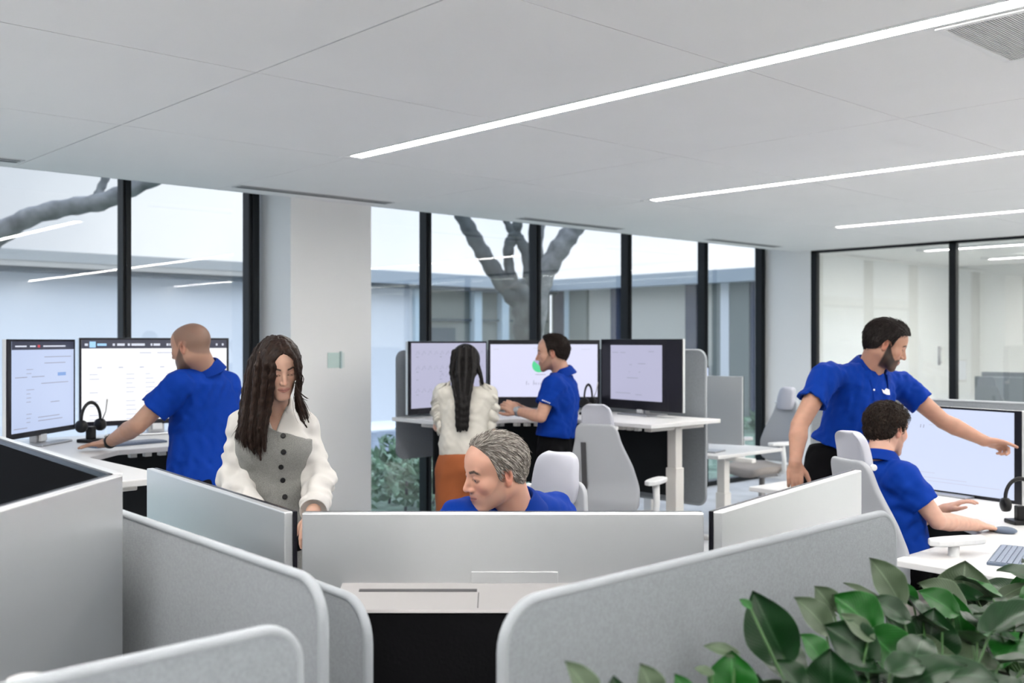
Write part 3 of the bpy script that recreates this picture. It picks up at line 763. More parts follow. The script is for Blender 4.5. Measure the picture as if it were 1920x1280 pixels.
# ---------------- station L (left): standing-height corner desk
desk('corner_desk', 'standing-height white corner desk at the left, hand of a man resting on it', [(1.08, 4.15), (1.90, 4.15), (1.90, 5.12), (2.14, 5.36), (3.35, 5.36), (3.35, 6.33), (1.08, 6.33)], 1.08,
     [(1.5, 4.32, 1, 0), (3.2, 5.80, 0, 1), (1.3, 6.1, 0.6, 0.6)],
     [(2.2, 6.0, 3.15, 6.0, 0.60, 1.02), (1.35, 4.5, 1.35, 5.8, 0.60, 1.02)],
     [(2.20, 5.42, 2.85, 5.42, 8)], (2.0, 5.4))
GL = 'screens on the left corner desk'
monitor((-2.64, 5.35), (-2.585, 6.05), 1.662, 'pale blue angled screen at the far left edge', 1.08, 'blue', con_form, group=GL, screenrect=(0.03, 0.03, 0.02, 0.012))
monitor((-2.565, 6.06), (-1.83, 6.62), 1.672, 'brightest white screen with a dark menu bar behind the bald man', 1.08, 'white', con_table, group=GL, screenrect=(0.012, 0.03, 0.016, 0.012))
kb = keyboard('dark blue keyboard under the hand on the left desk', W(-2.13, 5.66, 1.08), math.radians(42.8-34))
headset('black headset on its stand before the left corner screens', W(-2.385, 5.80, 1.08), math.radians(28))
# cabinet beyond the left desk end
p = PX(262, 945, 4.55)
t = thing('cabinet', 'pale cabinet end between the left desk and the silver monitors', 'cabinet', (2.28, 4.42, 0), 0)
MB().box(-0.16, 0.0, 0.03, 0.28, 0.42, 0.60).build('body', mat('cabinet_beige', (0.52, 0.49, 0.44), 0.6), t, bevel=0.004)
MB().box(-0.158, -0.012, 0.05, 0.278, -0.001, 0.58).build('drawer_front', mat('cabinet_front', (0.55, 0.52, 0.47), 0.6), t, bevel=0.003)
# ---------------- station C (centre front): sitting-height pod, seen from behind
desk('corner_desk', 'sitting-height white corner desk behind the row of silver monitor backs', [(1.08, 1.27), (3.1, 1.27), (3.1, 1.93), (2.34, 1.93), (1.78, 2.49), (1.78, 3.25), (1.08, 3.25)], 0.735,
     [(1.4, 3.12, 1, 0), (2.95, 1.6, 0, 1), (1.3, 1.5, 0.6, 0.6)],
     [(1.16, 1.5, 1.16, 3.0, 0.3, 0.69), (1.4, 1.35, 2.9, 1.35, 0.3, 0.69)], [], (1.6, 1.8))
GC = 'silver monitor backs in the centre front'
monitor((.457, 2.45), (-.50, 2.45), 1.244, 'large central silver monitor back in front of the grey-haired man', 0.735, None, None, housing=True, group=GC)
monitor((-.517, 2.45), (-1.15, 3.30), 1.244, 'silver monitor back on the left, in front of the woman in the grey vest', 0.735, None, None, group=GC)
monitor((1.083, 3.25), (.474, 2.45), 1.244, 'silver monitor back on the right, ending at the grey chair', 0.735, None, None, group=GC)
felt('long light grey felt screen in the left foreground', (0.985, 1.555), (1.045, 3.25), 0.25, 1.222, r=0.075)
p0 = W(-0.284, 2.02)
felt('short felt screen showing just behind the left foreground screen', (p0.x, p0.y), (p0.x+0.05, p0.y+0.9), 0.25, 1.132, r=0.08)
felt('long light grey felt screen in the right foreground behind the plants', (1.105, 1.215), (2.445, 1.235), 0.25, 1.225, r=0.075)
# ---------------- station F (left foreground), seen from behind
pF0 = W(-0.325, 1.55); dX = Vector((1, 0, 0))
felt('near felt screen cut by the bottom left corner of the picture', (pF0.x-1.05, pF0.y-0.03), (pF0.x, pF0.y), 0.25, 1.222, r=0.06)
monitor((-.90, 2.30), (-0.965, 1.35), 1.352, 'large silver monitor back at the left edge of the picture', 0.80, None, None, group='monitors of the left foreground desk')
monitor((-1.70, 3.30), (-.905, 2.31), 1.352, 'monitor with black switched-off screen behind the left silver one', 0.80, None, None, group='monitors of the left foreground desk')
a = W(-.82, 2.40); b = W(-0.84, 1.25)
desk('corner_desk', 'white corner desk under the left foreground monitors', [(a.x, a.y), (b.x, b.y), (b.x-0.55, b.y+0.05), (b.x-0.75, b.y+0.7), (a.x-0.95, a.y+0.4), (a.x-0.85, a.y+1.0), (a.x-0.05, a.y+1.0)], 0.80,
     [(a.x-0.45, a.y+0.85, 1, 0), (b.x-0.35, b.y+0.35, 0, 1)], [], [], (a.x-0.4, a.y))
p = W(-0.655, 1.38)
t = thing('post', 'glossy white round post cap at the bottom left corner', 'post', (p.x, p.y, 0), 0)
MB().lathe([(0.016, 0.0), (0.016, 1.175)], 16).build('pole', M['whitegloss'], t)
MB().lathe([(0.022, 1.170), (0.0265, 1.174), (0.0265, 1.192), (0.024, 1.197), (0.012, 1.198)], 32).build('cap', M['whitegloss'], t)
MB().lathe([(0.16, 0.0), (0.16, 0.015), (0.02, 0.02)], 24).build('base', M['whitegloss'], t)
# ---------------- station R (right): sitting-height
desk('corner_desk', 'sitting-height white corner desk with the seated man at the right', [(4.07, 1.22), (6.22, 1.22), (6.22, 3.7), (5.45, 3.7), (5.45, 2.60), (4.95, 2.06), (4.07, 2.06)], 0.74,
     [(4.3, 1.62, 0, 1), (5.8, 3.55, 1, 0), (6.0, 1.45, 0.6, 0.6)],
     [(6.10, 1.5, 6.10, 3.5, 0.3, 0.69)], [], (5.2, 2.0))
monitor((2.36, 6.45), (2.84, 5.70), 1.262, 'large pale blue screen that the standing man points at', 0.74, 'ice', con_r, screenrect=(0.012, 0.028, 0.040, 0.012), group=None)
t = felt('pale felt screen edge showing above the pointed-at screen', (6.28, 1.9), (6.28, 3.75), 0.30, 1.285, m='felt', pip=True)
keyboard('dark keyboard at the right edge of the picture on the white desk', W(2.10, 4.32, 0.74), math.radians(42.8-28))
headset('black headset on its stand at the right edge of the picture', W(2.54, 5.12, 0.74), math.radians(-40))
MB_ = MB()
t = thing('computer_mouse', 'dark mouse under the seated man\'s hand', 'mouse', W(2.34, 4.86, 0.74), math.radians(20))
MB_.ball((0, 0, 0.014), 0.03, 10, (1.0, 1.8, 0.62)).build('shell', M['key'], t)
RCH = chair('tall light grey chair of the seated man at the right', W(1.80, 4.62), math.radians(-116), hs=0.535, ah=0.045)
# ---------------- grey haired man's chair
CCH = chair('light grey chair behind the grey-haired man', W(0.02, 3.98), math.radians(105), hs=0.475)
# ---------------- station far right-middle (behind station M)
desk('corner_desk', 'low white desk with a monitor back farther away near the window corner', [(6.72, 4.85), (7.64, 4.85), (7.64, 5.5), (7.64, 6.3), (6.15, 6.3), (6.15, 5.6), (6.72, 5.6)], 0.74,
     [(7.0, 5.0, 0, 1), (7.4, 6.1, 1, 0)], [], [], (7, 5.5))
a1 = W(1.30, 8.75); b1 = W(1.885, 8.32)
monitor((1.885, 8.32), (1.30, 8.72), 1.366, 'silver monitor back on the far low desk near the window corner', 0.74, None, None, h=0.56)
monitor((1.66, 9.6), (1.90, 9.9), 1.41, 'small lit laptop screen peeping over the far monitor', 0.74, 'blue', None, h=0.3)
felt('light felt screen behind the middle desk end, half hidden', (6.16, 4.62), (6.16, 5.5), 0.62, 1.36, m='felt', r=0.05)
chair('pale chair at the far low desk near the window corner', W(2.33, 9.55), math.radians(75), hs=0.50)
# ================================================================== IMPLICIT SURFACES FOR BODIES AND CLOTHES
def A(v): return np.array([v[0], v[1], v[2]], dtype=np.float64)
def nrm(v): v = np.asarray(v, float); return v/np.linalg.norm(v)
def rc(P, a, b, r1, r2):
    ba = b-a; t = np.clip(((P-a)@ba)/max(ba@ba, 1e-9), 0, 1)
    return np.linalg.norm(P-a-t[:, None]*ba, axis=1)-(r1+(r2-r1)*t)
def ell(P, c, r, R=None):
    q = P-c
    if R is not None: q = q@R
    r = np.asarray(r, float)
    k0 = np.linalg.norm(q/r, axis=1); k1 = np.linalg.norm(q/(r*r), axis=1)+1e-9
    return k0*(k0-1)/k1
def sph(P, c, r): return np.linalg.norm(P-c, axis=1)-r
def su(a, b, k):
    h = np.clip(0.5+0.5*(b-a)/k, 0, 1); return b+(a-b)*h-k*h*(1-h)
def ssub(a, b, k): return -su(-a, b, k)
def chain(P, pts, rs, k=0.01):
    f = None
    for i in range(len(pts)-1):
        g = rc(P, pts[i], pts[i+1], rs[i], rs[i+1]); f = g if f is None else su(f, g, k)
    return f
def frame(fwd, up=(0, 0, 1), roll=0.0):
    """columns right, forward, up (world)"""
    f = nrm(fwd); r = nrm(np.cross(f, np.asarray(up, float))); u = np.cross(r, f)
    if roll:
        c, s = math.cos(roll), math.sin(roll); r, u = r*c+u*s, u*c-r*s
    return np.stack([r, f, u], axis=1)
def dirW(l, d, z=0.0): return A(W(l, d, z))
def wave(P, seed, amp, wl=0.07, n=5, ani=(1, 1, 1)):
    r = np.random.RandomState(seed); s = 0
    for i in range(n):
        k = r.normal(size=3)*np.asarray(ani); k = k/np.linalg.norm(k)*2*math.pi/(wl*r.uniform(0.7, 1.6))
        s = s+np.sin(P@k+r.uniform(0, 6.28)+1.2*np.sin(P@(k[[1, 2, 0]]*0.4)+r.uniform(0, 6)))
    return s*amp/math.sqrt(n)
def mesh_sdf(fn, lo, hi, h, B=6, marg=1.7):
    lo = np.asarray(lo, float); hi = np.asarray(hi, float)
    nb = np.maximum(1, np.ceil((hi-lo)/h/B).astype(int))
    n = nb*B
    bi = np.stack(np.meshgrid(*[np.arange(k) for k in nb], indexing='ij'), -1).reshape(-1, 3)
    cen = lo+(bi*B+(B-1)/2)*h
    cv = fn(cen)
    F = np.repeat(np.repeat(np.repeat(np.where(cv < 0, -1.0, 1.0).reshape(nb), B, 0), B, 1), B, 2).astype(np.float32)
    act = bi[np.abs(cv) < marg*B*h*0.87]
    off = np.stack(np.meshgrid(*[np.arange(B)]*3, indexing='ij'), -1).reshape(-1, 3)
    for s in range(0, len(act), 600):
        idx = (act[s:s+600, None, :]*B+off[None]).reshape(-1, 3)
        F[idx[:, 0], idx[:, 1], idx[:, 2]] = fn(lo+idx*h)
    F[0] = np.maximum(F[0], 1e-3); F[-1] = np.maximum(F[-1], 1e-3); F[:, 0] = np.maximum(F[:, 0], 1e-3)
    F[:, -1] = np.maximum(F[:, -1], 1e-3); F[:, :, 0] = np.maximum(F[:, :, 0], 1e-3); F[:, :, -1] = np.maximum(F[:, :, -1], 1e-3)
    # naive surface nets
    S = F < 0; cn = n-1
    acc = np.zeros(tuple(cn)+(3,), np.float32); cnt = np.zeros(tuple(cn), np.int32); edges = []
    for ax in range(3):
        sl0 = [slice(None)]*3; sl1 = [slice(None)]*3; sl0[ax] = slice(0, -1); sl1[ax] = slice(1, None)
        cr = S[tuple(sl0)] != S[tuple(sl1)]
        e = np.argwhere(cr)
        f0 = F[e[:, 0], e[:, 1], e[:, 2]]; e1 = e.copy(); e1[:, ax] += 1; f1 = F[e1[:, 0], e1[:, 1], e1[:, 2]]
        t = f0/(f0-f1); p = e.astype(np.float32); p[:, ax] += t
        o1, o2 = [(1, 2), (2, 0), (0, 1)][ax]
        cells = []
        for d1, d2 in ((-1, -1), (0, -1), (0, 0), (-1, 0)):
            c = e.copy(); c[:, o1] += d1; c[:, o2] += d2; cells.append(c)
        ok = np.ones(len(e), bool)
        for c in cells: ok &= (c >= 0).all(1) & (c < cn).all(1)
        for c in cells:
            c2 = c[ok]; np.add.at(acc, (c2[:, 0], c2[:, 1], c2[:, 2]), p[ok]); np.add.at(cnt, (c2[:, 0], c2[:, 1], c2[:, 2]), 1)
        edges.append(([c[ok] for c in cells], f0[ok] < 0))
    ids = -np.ones(tuple(cn), np.int64); m = cnt > 0; ids[m] = np.arange(m.sum())
    V = lo+(acc[m]/cnt[m][:, None])*h
    Q = []
    for cells, inside in edges:
        q = np.stack([ids[c[:, 0], c[:, 1], c[:, 2]] for c in cells], 1)
        q[~inside] = q[~inside][:, ::-1]; Q.append(q)
    Q = np.concatenate(Q)
    # light smoothing
    for _ in range(1):
        s = np.zeros_like(V); c = np.zeros(len(V))
        for a, b in ((0, 1), (1, 2), (2, 3), (3, 0)):
            np.add.at(s, Q[:, a], V[Q[:, b]]); np.add.at(c, Q[:, a], 1); np.add.at(s, Q[:, b], V[Q[:, a]]); np.add.at(c, Q[:, b], 1)
        V = V*0.5+0.5*s/np.maximum(c, 1)[:, None]
    return V, Q
def meshobj(name, parts, material, parent, cols=None):
    """parts: list of (V,Q) in room axes; cols: list of (N,3)"""
    Vs = []; Qs = []; n = 0
    for V, Q in parts: Vs.append(V); Qs.append(Q+n); n += len(V)
    V = np.concatenate(Vs); Q = np.concatenate(Qs)
    if parent is not None:
        inv = np.array(tmat(parent).inverted()); V = V@inv[:3, :3].T+inv[:3, 3]
    me = bpy.data.meshes.new(name)
    me.vertices.add(len(V)); me.vertices.foreach_set('co', V.astype(np.float32).ravel())
    me.loops.add(len(Q)*4); me.loops.foreach_set('vertex_index', Q.astype(np.int32).ravel())
    me.polygons.add(len(Q)); me.polygons.foreach_set('loop_start', np.arange(0, len(Q)*4, 4, dtype=np.int32))
    me.update(calc_edges=True); me.validate()
    me.polygons.foreach_set('use_smooth', [True]*len(me.polygons))
    if cols is not None:
        C = np.concatenate(cols); C = np.concatenate([C, np.ones((len(C), 1))], 1)
        at = me.color_attributes.new('Col', 'FLOAT_COLOR', 'POINT'); at.data.foreach_set('color', C.astype(np.float32).ravel())
    me.materials.append(material)
    o = bpy.data.objects.new(name, me); COL.objects.link(o); o.parent = parent
    return o
def box_of(pts, pad):
    p = np.array(pts); return p.min(0)-pad, p.max(0)+pad

# ------------------------------------------------------------------ head
HS = 1.0
def smooth01(x, a, b): t = np.clip((x-a)/(b-a), 0, 1); return t*t*(3-2*t)
def head_sdf(q, fem=0.0, eyes=1.0, ears=True, look=0.0, heavy=0.0):
    """q: head coordinates (x right, y forward, z up), origin between the ears"""
    ax = q.copy(); ax[:, 0] = np.abs(q[:, 0])
    E = lambda c, r: ell(ax, np.array(c), r)
    j = 1-0.12*fem+0.08*heavy
    f = ell(q, np.array([0, -.018, .030]), (.0765, .0975, .0865))
    f = su(f, ell(q, np.array([0, .028, .040]), (.068, .062, .060)), .03)
    f = su(f, ell(q, np.array([0, .030, -.035]), (.062*j, .058, .075)), .03)
    f = su(f, rc(ax, np.array([.050*j, -.010, -.050]), np.array([.014, .072, -.103]), .020, .016+.002*heavy), .03)
    f = su(f, ell(q, np.array([0, .074, -.104]), (.022, .016, .017)), .014)
    f = su(f, E((.044*j, .056, -.022), (.021, .022, .020)), .022)
    f = su(f, ell(q, np.array([0, .068, -.066]), (.032, .026, .028)), .018)
    f = su(f, rc(ax, np.array([0, .084, .022]), np.array([.036, .074, .026]), .009-.002*fem, .008), .014)
    f = ssub(f, E((.031, .101, .000), (.019, .016, .0125)), .014)
    # nose
    f = su(f, rc(q, np.array([0, .078, .008]), np.array([0, .089, -.032]), .0085, .0130-.001*fem), .008)
    f = su(f, rc(q, np.array([0, .086, .012]), np.array([0, .108, -.027]), .0070, .0088-.0015*fem), .010)
    f = su(f, ell(q, np.array([0, .1075, -.033]), (.0105-.0015*fem, .0105, .0085)), .006)
    f = su(f, E((.0125-.001*fem, .0955, -.0365), (.0072, .0095, .0072)), .005)
    # nostrils
    f = ssub(f, E((.0065, .102, -.0435), (.0028, .0042, .0022)), .0015)
    # lips
    f = su(f, rc(ax, np.array([.004, .0945, -.0605]), np.array([.021, .086, -.0635]), .0050+.001*fem, .0022), .005)
    f = su(f, rc(ax, np.array([0, .0935, -.0705]), np.array([.018, .086, -.0665]), .0058+.001*fem, .0022), .005)
    f = ssub(f, rc(ax, np.array([0, .1005, -.0655]), np.array([.024, .0895, -.0650]), .0016, .0012), .003)
    # eyelids: a small ball with a slit
    f = su(f, sph(ax, np.array([.031, .0735, .0005]), .0150), .004)
    slit = ell(ax, np.array([.0310, .0905, -.0010-.0025*(1-eyes)]), (.0125, .0085, .0008+.0042*eyes))
    f = ssub(f, slit, .0015)
    if ears:
        R = frame((0.25, 0.95, 0.10))
        e = ell(ax, np.array([.0790, -.012, -.004]), (.0095, .0175, .031), frame((0.30, 0.95, 0.22)))
        e = su(e, ell(ax, np.array([.0765, -.006, -.030]), (.007, .010, .010)), .008)
        e = ssub(e, ell(ax, np.array([.0905, -.007, .002]), (.0125, .0095, .019)), .002)
        e = su(e, ell(ax, np.array([.0800, -.004, -.004]), (.0075, .004, .007)), .003)
        f = su(f, e, .006)
    return f
def neck_sdf(P, hc, R, nb, r=.056):
    top = hc+R@np.array([0, -.030, -.045])*HS
    return rc(P, top, nb, r*0.98, r*1.08)
def hair_region(q, line, slope=None):
    """>0 inside the hair region"""
    z = np.interp(q[:, 1], line[0], line[1])
    return q[:, 2]-z
LINE_STD = ([-.12, -.09, -.06, -.035, -.022, -.010, .010, .026, .032, .040, .055, .075, .10], [-.060, -.062, -.052, -.035, -.005, .022, .020, -.004, .035, .062, .072, .080, .088])
LINE_REC = ([-.12, -.09, -.06, -.035, -.022, -.010, .010, .022, .028, .034, .045, .060, .10], [-.058, -.060, -.050, -.035, -.005, .024, .022, -.010, .040, .080, .098, .125, .16])
LINE_GREY = ([-.12, -.09, -.06, -.035, -.022, -.010, .008, .020, .028, .040, .056, .072, .11], [-.055, -.060, -.050, -.032, -.002, .026, .022, -.012, .030, .070, .098, .125, .18])
def head_colors(V, hc, R, skin, hair, brow=1.0, beard=0.0, buzz=None, lips=(0.42, 0.16, 0.13), stub=0.0, eyes=1.0, browc=None, fem=0):
    q = (V-hc)@R/HS; ax = np.abs(q[:, 0]); y = q[:, 1]; z = q[:, 2]
    skin = np.array(skin); hair = np.array(hair); browc = np.array(browc if browc is not None else hair)
    C = np.tile(skin, (len(V), 1))
    nz = (np.sin(V@np.array([41, 67, 53.]))*np.sin(V@np.array([-57, 31, 44.])))*0.5+0.5
    C *= (1+0.05*(nz[:, None]-0.5))
    def mix(m, c):
        nonlocal C; m = np.clip(m, 0, 1)[:, None]; C = C*(1-m)+np.array(c)*m
    ck = np.exp(-(((ax-.042)/.02)**2+((z+.028)/.02)**2))*(y > .02); mix(ck*0.35, skin*np.array([1.06, 0.78, 0.74]))
    ns = np.exp(-((ax/.014)**2+((z+.030)/.014)**2))*(y > .09); mix(ns*0.35, skin*np.array([1.05, 0.76, 0.72]))
    mix(smooth01(ax, .074, .082)*(np.abs(y+.01) < .03)*0.5, skin*np.array([1.1, 0.68, 0.62]))
    cn = np.exp(-(((y+.008)/.009)**2+((z-.001)/.015)**2))*(ax > .070)*(ax < .095); mix(cn*0.8, skin*np.array([.50, .30, .26]))  # shade of the ear hollow painted into the skin
    lp = (1-smooth01(np.abs(z+.0655-0.05*ax)/(.0105*np.clip(1-(ax/.0255)**2, 0.001, 1)**0.5+1e-4), 0.75, 1.1))*(y > .078)*(ax < .0255)
    mix(lp*0.85, lips)
    mix((1-smooth01(np.abs(z+.0653), .0008, .0028))*(ax < .024)*(y > .082)*0.75, np.array(lips)*0.35)
    bz = .0225+.006*np.clip((ax-.015)/.02, 0, 1)-.010*np.clip((ax-.038)/.015, 0, 1)
    bw = (1-smooth01(np.abs(z-bz), (.0032 if not fem else .0026), .0058))*smooth01(ax, .010, .016)*(1-smooth01(ax, .046, .054))*(y > .05)
    mix(bw*brow, browc)
    # lashes round the slit
    ez = -.0010-.0025*(1-eyes)
    le = np.sqrt(((ax-.031)/.0150)**2+((z-ez)/(.0045+.0045*eyes))**2)
    mix((1-smooth01(np.abs(le-0.95), .10, .35))*(y > .07)*(0.75 if fem else 0.5)*((z > ez-.001) | (eyes < 0.6)), np.array([.035, .02, .016]))
    mix(np.exp(-(((ax-.031)/.020)**2+((z-.008)/.007)**2))*(y > .06)*0.35, skin*np.array([.66, .52, .48]))  # eye socket shading painted into the skin above the lids
    if beard or stub:
        zb = np.interp(y, [-.01, .010, .025, .040, .055, .070, .078, .088, .10], [-.06, .012, -.012, -.034, -.050, -.060, -.052, -.047, -.046])
        m = 1-smooth01(z-zb, -.006, .003)
        m = m*smooth01(y, -.002, .010)*(1-lp*0.9)*(1-smooth01(-z, .112, .128))
        m2 = m*(1-0.45*np.exp(-((ax/.012)**2+((z+.078)/.006)**2))*(y > .07))
        gg = np.clip(0.95+0.2*(nz-0.5), 0.8, 1)
        mix(m2*gg*(beard if beard else stub), hair if beard else skin*0.45+hair*0.3)
    if buzz is not None:
        rg = hair_region(q, buzz[0]); mix(smooth01(rg, -.004, .014)*buzz[1], hair)
    return C
# ------------------------------------------------------------------ hand (x thumb side * s, y to the fingertips, z back of the hand)
def hand_prims(wr, R, s, curl, spread=0.0, thumb=0.5, sc=1.0):
    """returns list of capsules in room axes and the palm"""
    T = lambda v: wr+R@(np.array(v)*sc)
    caps = []
    lens = (.070, .078, .072, .056)
    for i, x in enumerate((.0290, .0100, -.0095, -.0280)):
        bx = s*x; c = curl[i]; sp = spread*(1.5-i)*0.12*s+(0.0)
        p = np.array([bx, .086-(.004 if i in (0, 2) else 0)-(.010 if i == 3 else 0), 0.001]); ang = 0.08+c*0.55
        pts = [T([bx*0.9, .045, 0.0]), T(p)]; rad = [.0105, .0098]
        for k, fr in enumerate((.44, .31, .25)):
            dr = np.array([math.sin(sp)*math.cos(ang), math.cos(ang)*math.cos(sp), -math.sin(ang)])
            p = p+dr*lens[i]*fr; pts.append(T(p)); rad.append((.0088, .0080, .0068)[k]*(0.92 if i == 3 else 1)); ang += c*(1.15 if k == 0 else 0.85)
        caps.append((pts, [r*sc for r in rad]))
    t0 = [s*.018, .016, -.006]; a = 0.75-0.5*thumb
    t1 = [s*(.018+.042*math.sin(a+0.3)), .016+.036, -.010-.012*thumb]
    t2 = [t1[0]+s*.028*math.sin(a), t1[1]+.026, t1[2]-.010*thumb]
    t3 = [t2[0]+s*.020*math.sin(a-0.25), t2[1]+.023, t2[2]-.008*thumb]
    caps.append(([T(t0), T(t1), T(t2), T(t3)], [.0150*sc, .0125*sc, .0100*sc, .0080*sc]))
    return caps
def arm_mesh(sh, el, wr, R, s, curl, h=.003, fat=1.0, spread=0.0, thumb=0.5, start=0.35, sc=1.0):
    caps = hand_prims(wr, R, s, curl, spread, thumb, sc)
    pc = wr+R@np.array([0, .048, .0])*sc
    st = sh+(el-sh)*start; fd = wr-el; fl = np.linalg.norm(fd); fdn = fd/fl
    bl = el+fd*0.28
    def fn(P):
        f = rc(P, st, el, .047*fat, .039*fat)
        f = su(f, rc(P, el, el+fd*0.30, .039*fat, .0415*fat), .004)
        f = su(f, rc(P, el+fd*0.30, wr, .0415*fat, .0265*sc), .004)
        hf = ell(P, pc, (.039*sc, .050*sc, .0145*sc), R)
        hf = su(hf, ell(P, wr+R@np.array([s*.022, .030, -.008])*sc, (.016*sc, .026*sc, .014*sc), R), .010)
        hf = su(hf, rc(P, wr, wr+R@np.array([0, .03, 0])*sc, .0255*sc, .020*sc), .015)
        g = None
        for pts, rs in caps:
            c = chain(P, pts, rs, .002); g = c if g is None else su(g, c, .0022)
        hf = su(hf, g, .006)
        return su(f, hf, .012)
    pts = [st, el, wr]+[p for c in caps for p in c[0]]
    lo, hi = box_of(pts, .055)
    return mesh_sdf(fn, lo, hi, h)
def skin_cols(V, skin, seed=0):
    nz = wave(V, seed, 0.04, .03)
    C = np.tile(np.array(skin), (len(V), 1)); return C*(1+nz[:, None])
# ------------------------------------------------------------------ torso garment
def loft(P, pts, ab, fr, pw=2.3):
    """pts spine points bottom->top, ab half width/depth, fr frames' right vectors"""
    pts = np.array(pts); ax = pts[-1]-pts[0]; L = np.linalg.norm(ax); ax = ax/L
    sv = (pts-pts[0])@ax; s = (P-pts[0])@ax
    c = np.stack([np.interp(s, sv, pts[:, i]) for i in range(3)], 1)
    a = np.interp(s, sv, [x[0] for x in ab]); b = np.interp(s, sv, [x[1] for x in ab])
    fr = np.array(fr); r = np.stack([np.interp(s, sv, fr[:, i]) for i in range(3)], 1); r /= np.linalg.norm(r, axis=1)[:, None]
    fw = np.cross(ax[None], r); fw /= np.linalg.norm(fw, axis=1)[:, None]
    q = P-c
    x = np.abs((q*r).sum(1))/a; y = np.abs((q*fw).sum(1))/b
    f = ((x**pw+y**pw)**(1/pw)-1)*np.minimum(a, b)
    return f, s, L, sv
def collar(parent, nb, nd, fwd, m, r=.070, hgt=.040, gap=0.30, lean=0.0, name='collar'):
    """shirt collar round the neck; nb base centre, nd neck direction"""
    up = nrm(nd); f = np.asarray(fwd, float); f = nrm(f-up*(f@up)); rt = np.cross(f, up)
    b = MB(); n = 40; prof_n = 6
    rows = []
    for i in range(n+1):
        a = gap+(2*math.pi-2*gap)*i/n      # measured from the front
        fr = max(0.0, math.cos(a))          # 1 at the front
        e = min(i, n-i)/n
        front = math.exp(-(e/0.10)**2)
        rr = r*(1+0.10*abs(math.cos(a)))
        dn = 0.022+0.030*front
        prof = [(rr*0.96, -0.012), (rr*0.93, hgt*(0.65+0.35*(1-fr))), (rr*1.0, hgt*(0.72+0.35*(1-fr))), (rr*1.13, hgt*(0.66+0.3*(1-fr))), (rr*1.33, hgt*0.42-dn*0.5), (rr*1.50, hgt*0.20-dn)]
        drop = 0.030*fr
        for (q, z) in prof:
            rows.append(nb+(f*math.cos(a)+rt*math.sin(a))*q+up*(z-drop)+f*0.004)
    m_ = len(prof)
    fs = [(i*m_+k, i*m_+k+1, (i+1)*m_+k+1, (i+1)*m_+k) for i in range(n) for k in range(m_-1)]
    b.add([tuple(v) for v in rows], fs, True)
    o = b.build(name, m, parent, world=True)
    sd = o.modifiers.new('thick', 'SOLIDIFY'); sd.thickness = 0.003; sd.offset = 0
    ss = o.modifiers.new('sub', 'SUBSURF'); ss.levels = 1; ss.render_levels = 2
    return o
def eyes_of(parent, hc, R, iris, look=(0, 0)):
    for s in (-1, 1):
        c = hc+R@np.array([s*.031, .0745, .0005])*HS
        b = MB(); b.ball((0, 0, 0), .0128*HS, 12)
        fr = frame(R@nrm([look[0], 1, look[1]]))
        mt = Matrix([list(fr[0])+[c[0]], list(fr[1])+[c[1]], list(fr[2])+[c[2]], [0, 0, 0, 1]])
        b.v = [tuple(mt @ Vector(v)) for v in b.v]
        e = b.build('eye', M['eyewhite'], parent, world=True)
        b = MB(); prof = [((0.0058*math.cos(k*math.pi/2/4)+1e-5)*HS, (0.0113+0.0020*math.sin(k*math.pi/2/4))*HS) for k in range(5)]
        b.lathe(prof, 16, mt @ Matrix.Rotation(-math.pi/2, 4, 'X'))
        b.build('iris', iris, e, world=True)
def tubes_mesh(curves, r, n=5):
    """many tapered strands, returns (V,Q)"""
    Vs = []; Qs = []; base = 0
    ang = np.arange(n)*2*math.pi/n
    for C in curves:
        C = np.asarray(C); k = len(C); t = np.gradient(C, axis=0); t /= np.linalg.norm(t, axis=1)[:, None]+1e-9
        u = np.cross(t, np.array([0.31, 0.77, 0.55])); u /= np.linalg.norm(u, axis=1)[:, None]+1e-9; v = np.cross(t, u)
        tp = r*np.clip(np.sin(np.linspace(0.35, math.pi-0.12, k))**0.6, 0.12, 1)
        ring = C[:, None, :]+tp[:, None, None]*(np.cos(ang)[None, :, None]*u[:, None, :]+np.sin(ang)[None, :, None]*v[:, None, :])
        Vs.append(ring.reshape(-1, 3))
        i = np.arange(k-1)[:, None]*n; j = np.arange(n)[None]; j2 = (j+1) % n
        Qs.append(np.stack([i+j, i+j2, i+n+j2, i+n+j], -1).reshape(-1, 4)+base); base += k*n
    return np.concatenate(Vs), np.concatenate(Qs)
def resample(pts, k=16):
    pts = np.array([A(p) for p in pts]); t = np.linspace(0, len(pts)-1, k); out = []
    for x in t:
        i = min(int(x), len(pts)-2); u = x-i
        p0 = pts[max(i-1, 0)]; p1 = pts[i]; p2 = pts[i+1]; p3 = pts[min(i+2, len(pts)-1)]
        out.append(0.5*((2*p1)+(p2-p0)*u+(2*p0-5*p1+4*p2-p3)*u*u+(3*p1-p0-3*p2+p3)*u**3))
    return np.array(out)
def strands(guides, n, jit, seed, k=18, layer=None, endjit=0.0):
    G = np.array([resample(g, k) for g in guides]); rr = np.random.RandomState(seed); out = []
    for i in range(n):
        u = rr.uniform(0, len(G)-1); a = min(int(u), len(G)-2); w = u-a
        c = G[a]*(1-w)+G[a+1]*w
        wob = rr.normal(size=3)*jit; tt = np.linspace(0, 1, k)[:, None]
        c = c+wob*np.minimum(1, 0.5+tt)+np.sin(tt*rr.uniform(3, 6)+rr.uniform(0, 6))*rr.normal(size=3)*jit*0.5
        c = c+tt**3*rr.normal(size=3)*endjit
        ln = rr.uniform(0.80, 1.0) if endjit else 1.0
        kk = max(6, int(k*ln)); out.append(c[:kk])
    return out
M['eyewhite'] = mat('eye_white', (0.62, 0.58, 0.55), 0.15)
M['iris_brown'] = mat('iris_brown', (0.035, 0.018, 0.01), 0.1)
M['iris_blue'] = mat('iris_blue', (0.06, 0.08, 0.09), 0.1)
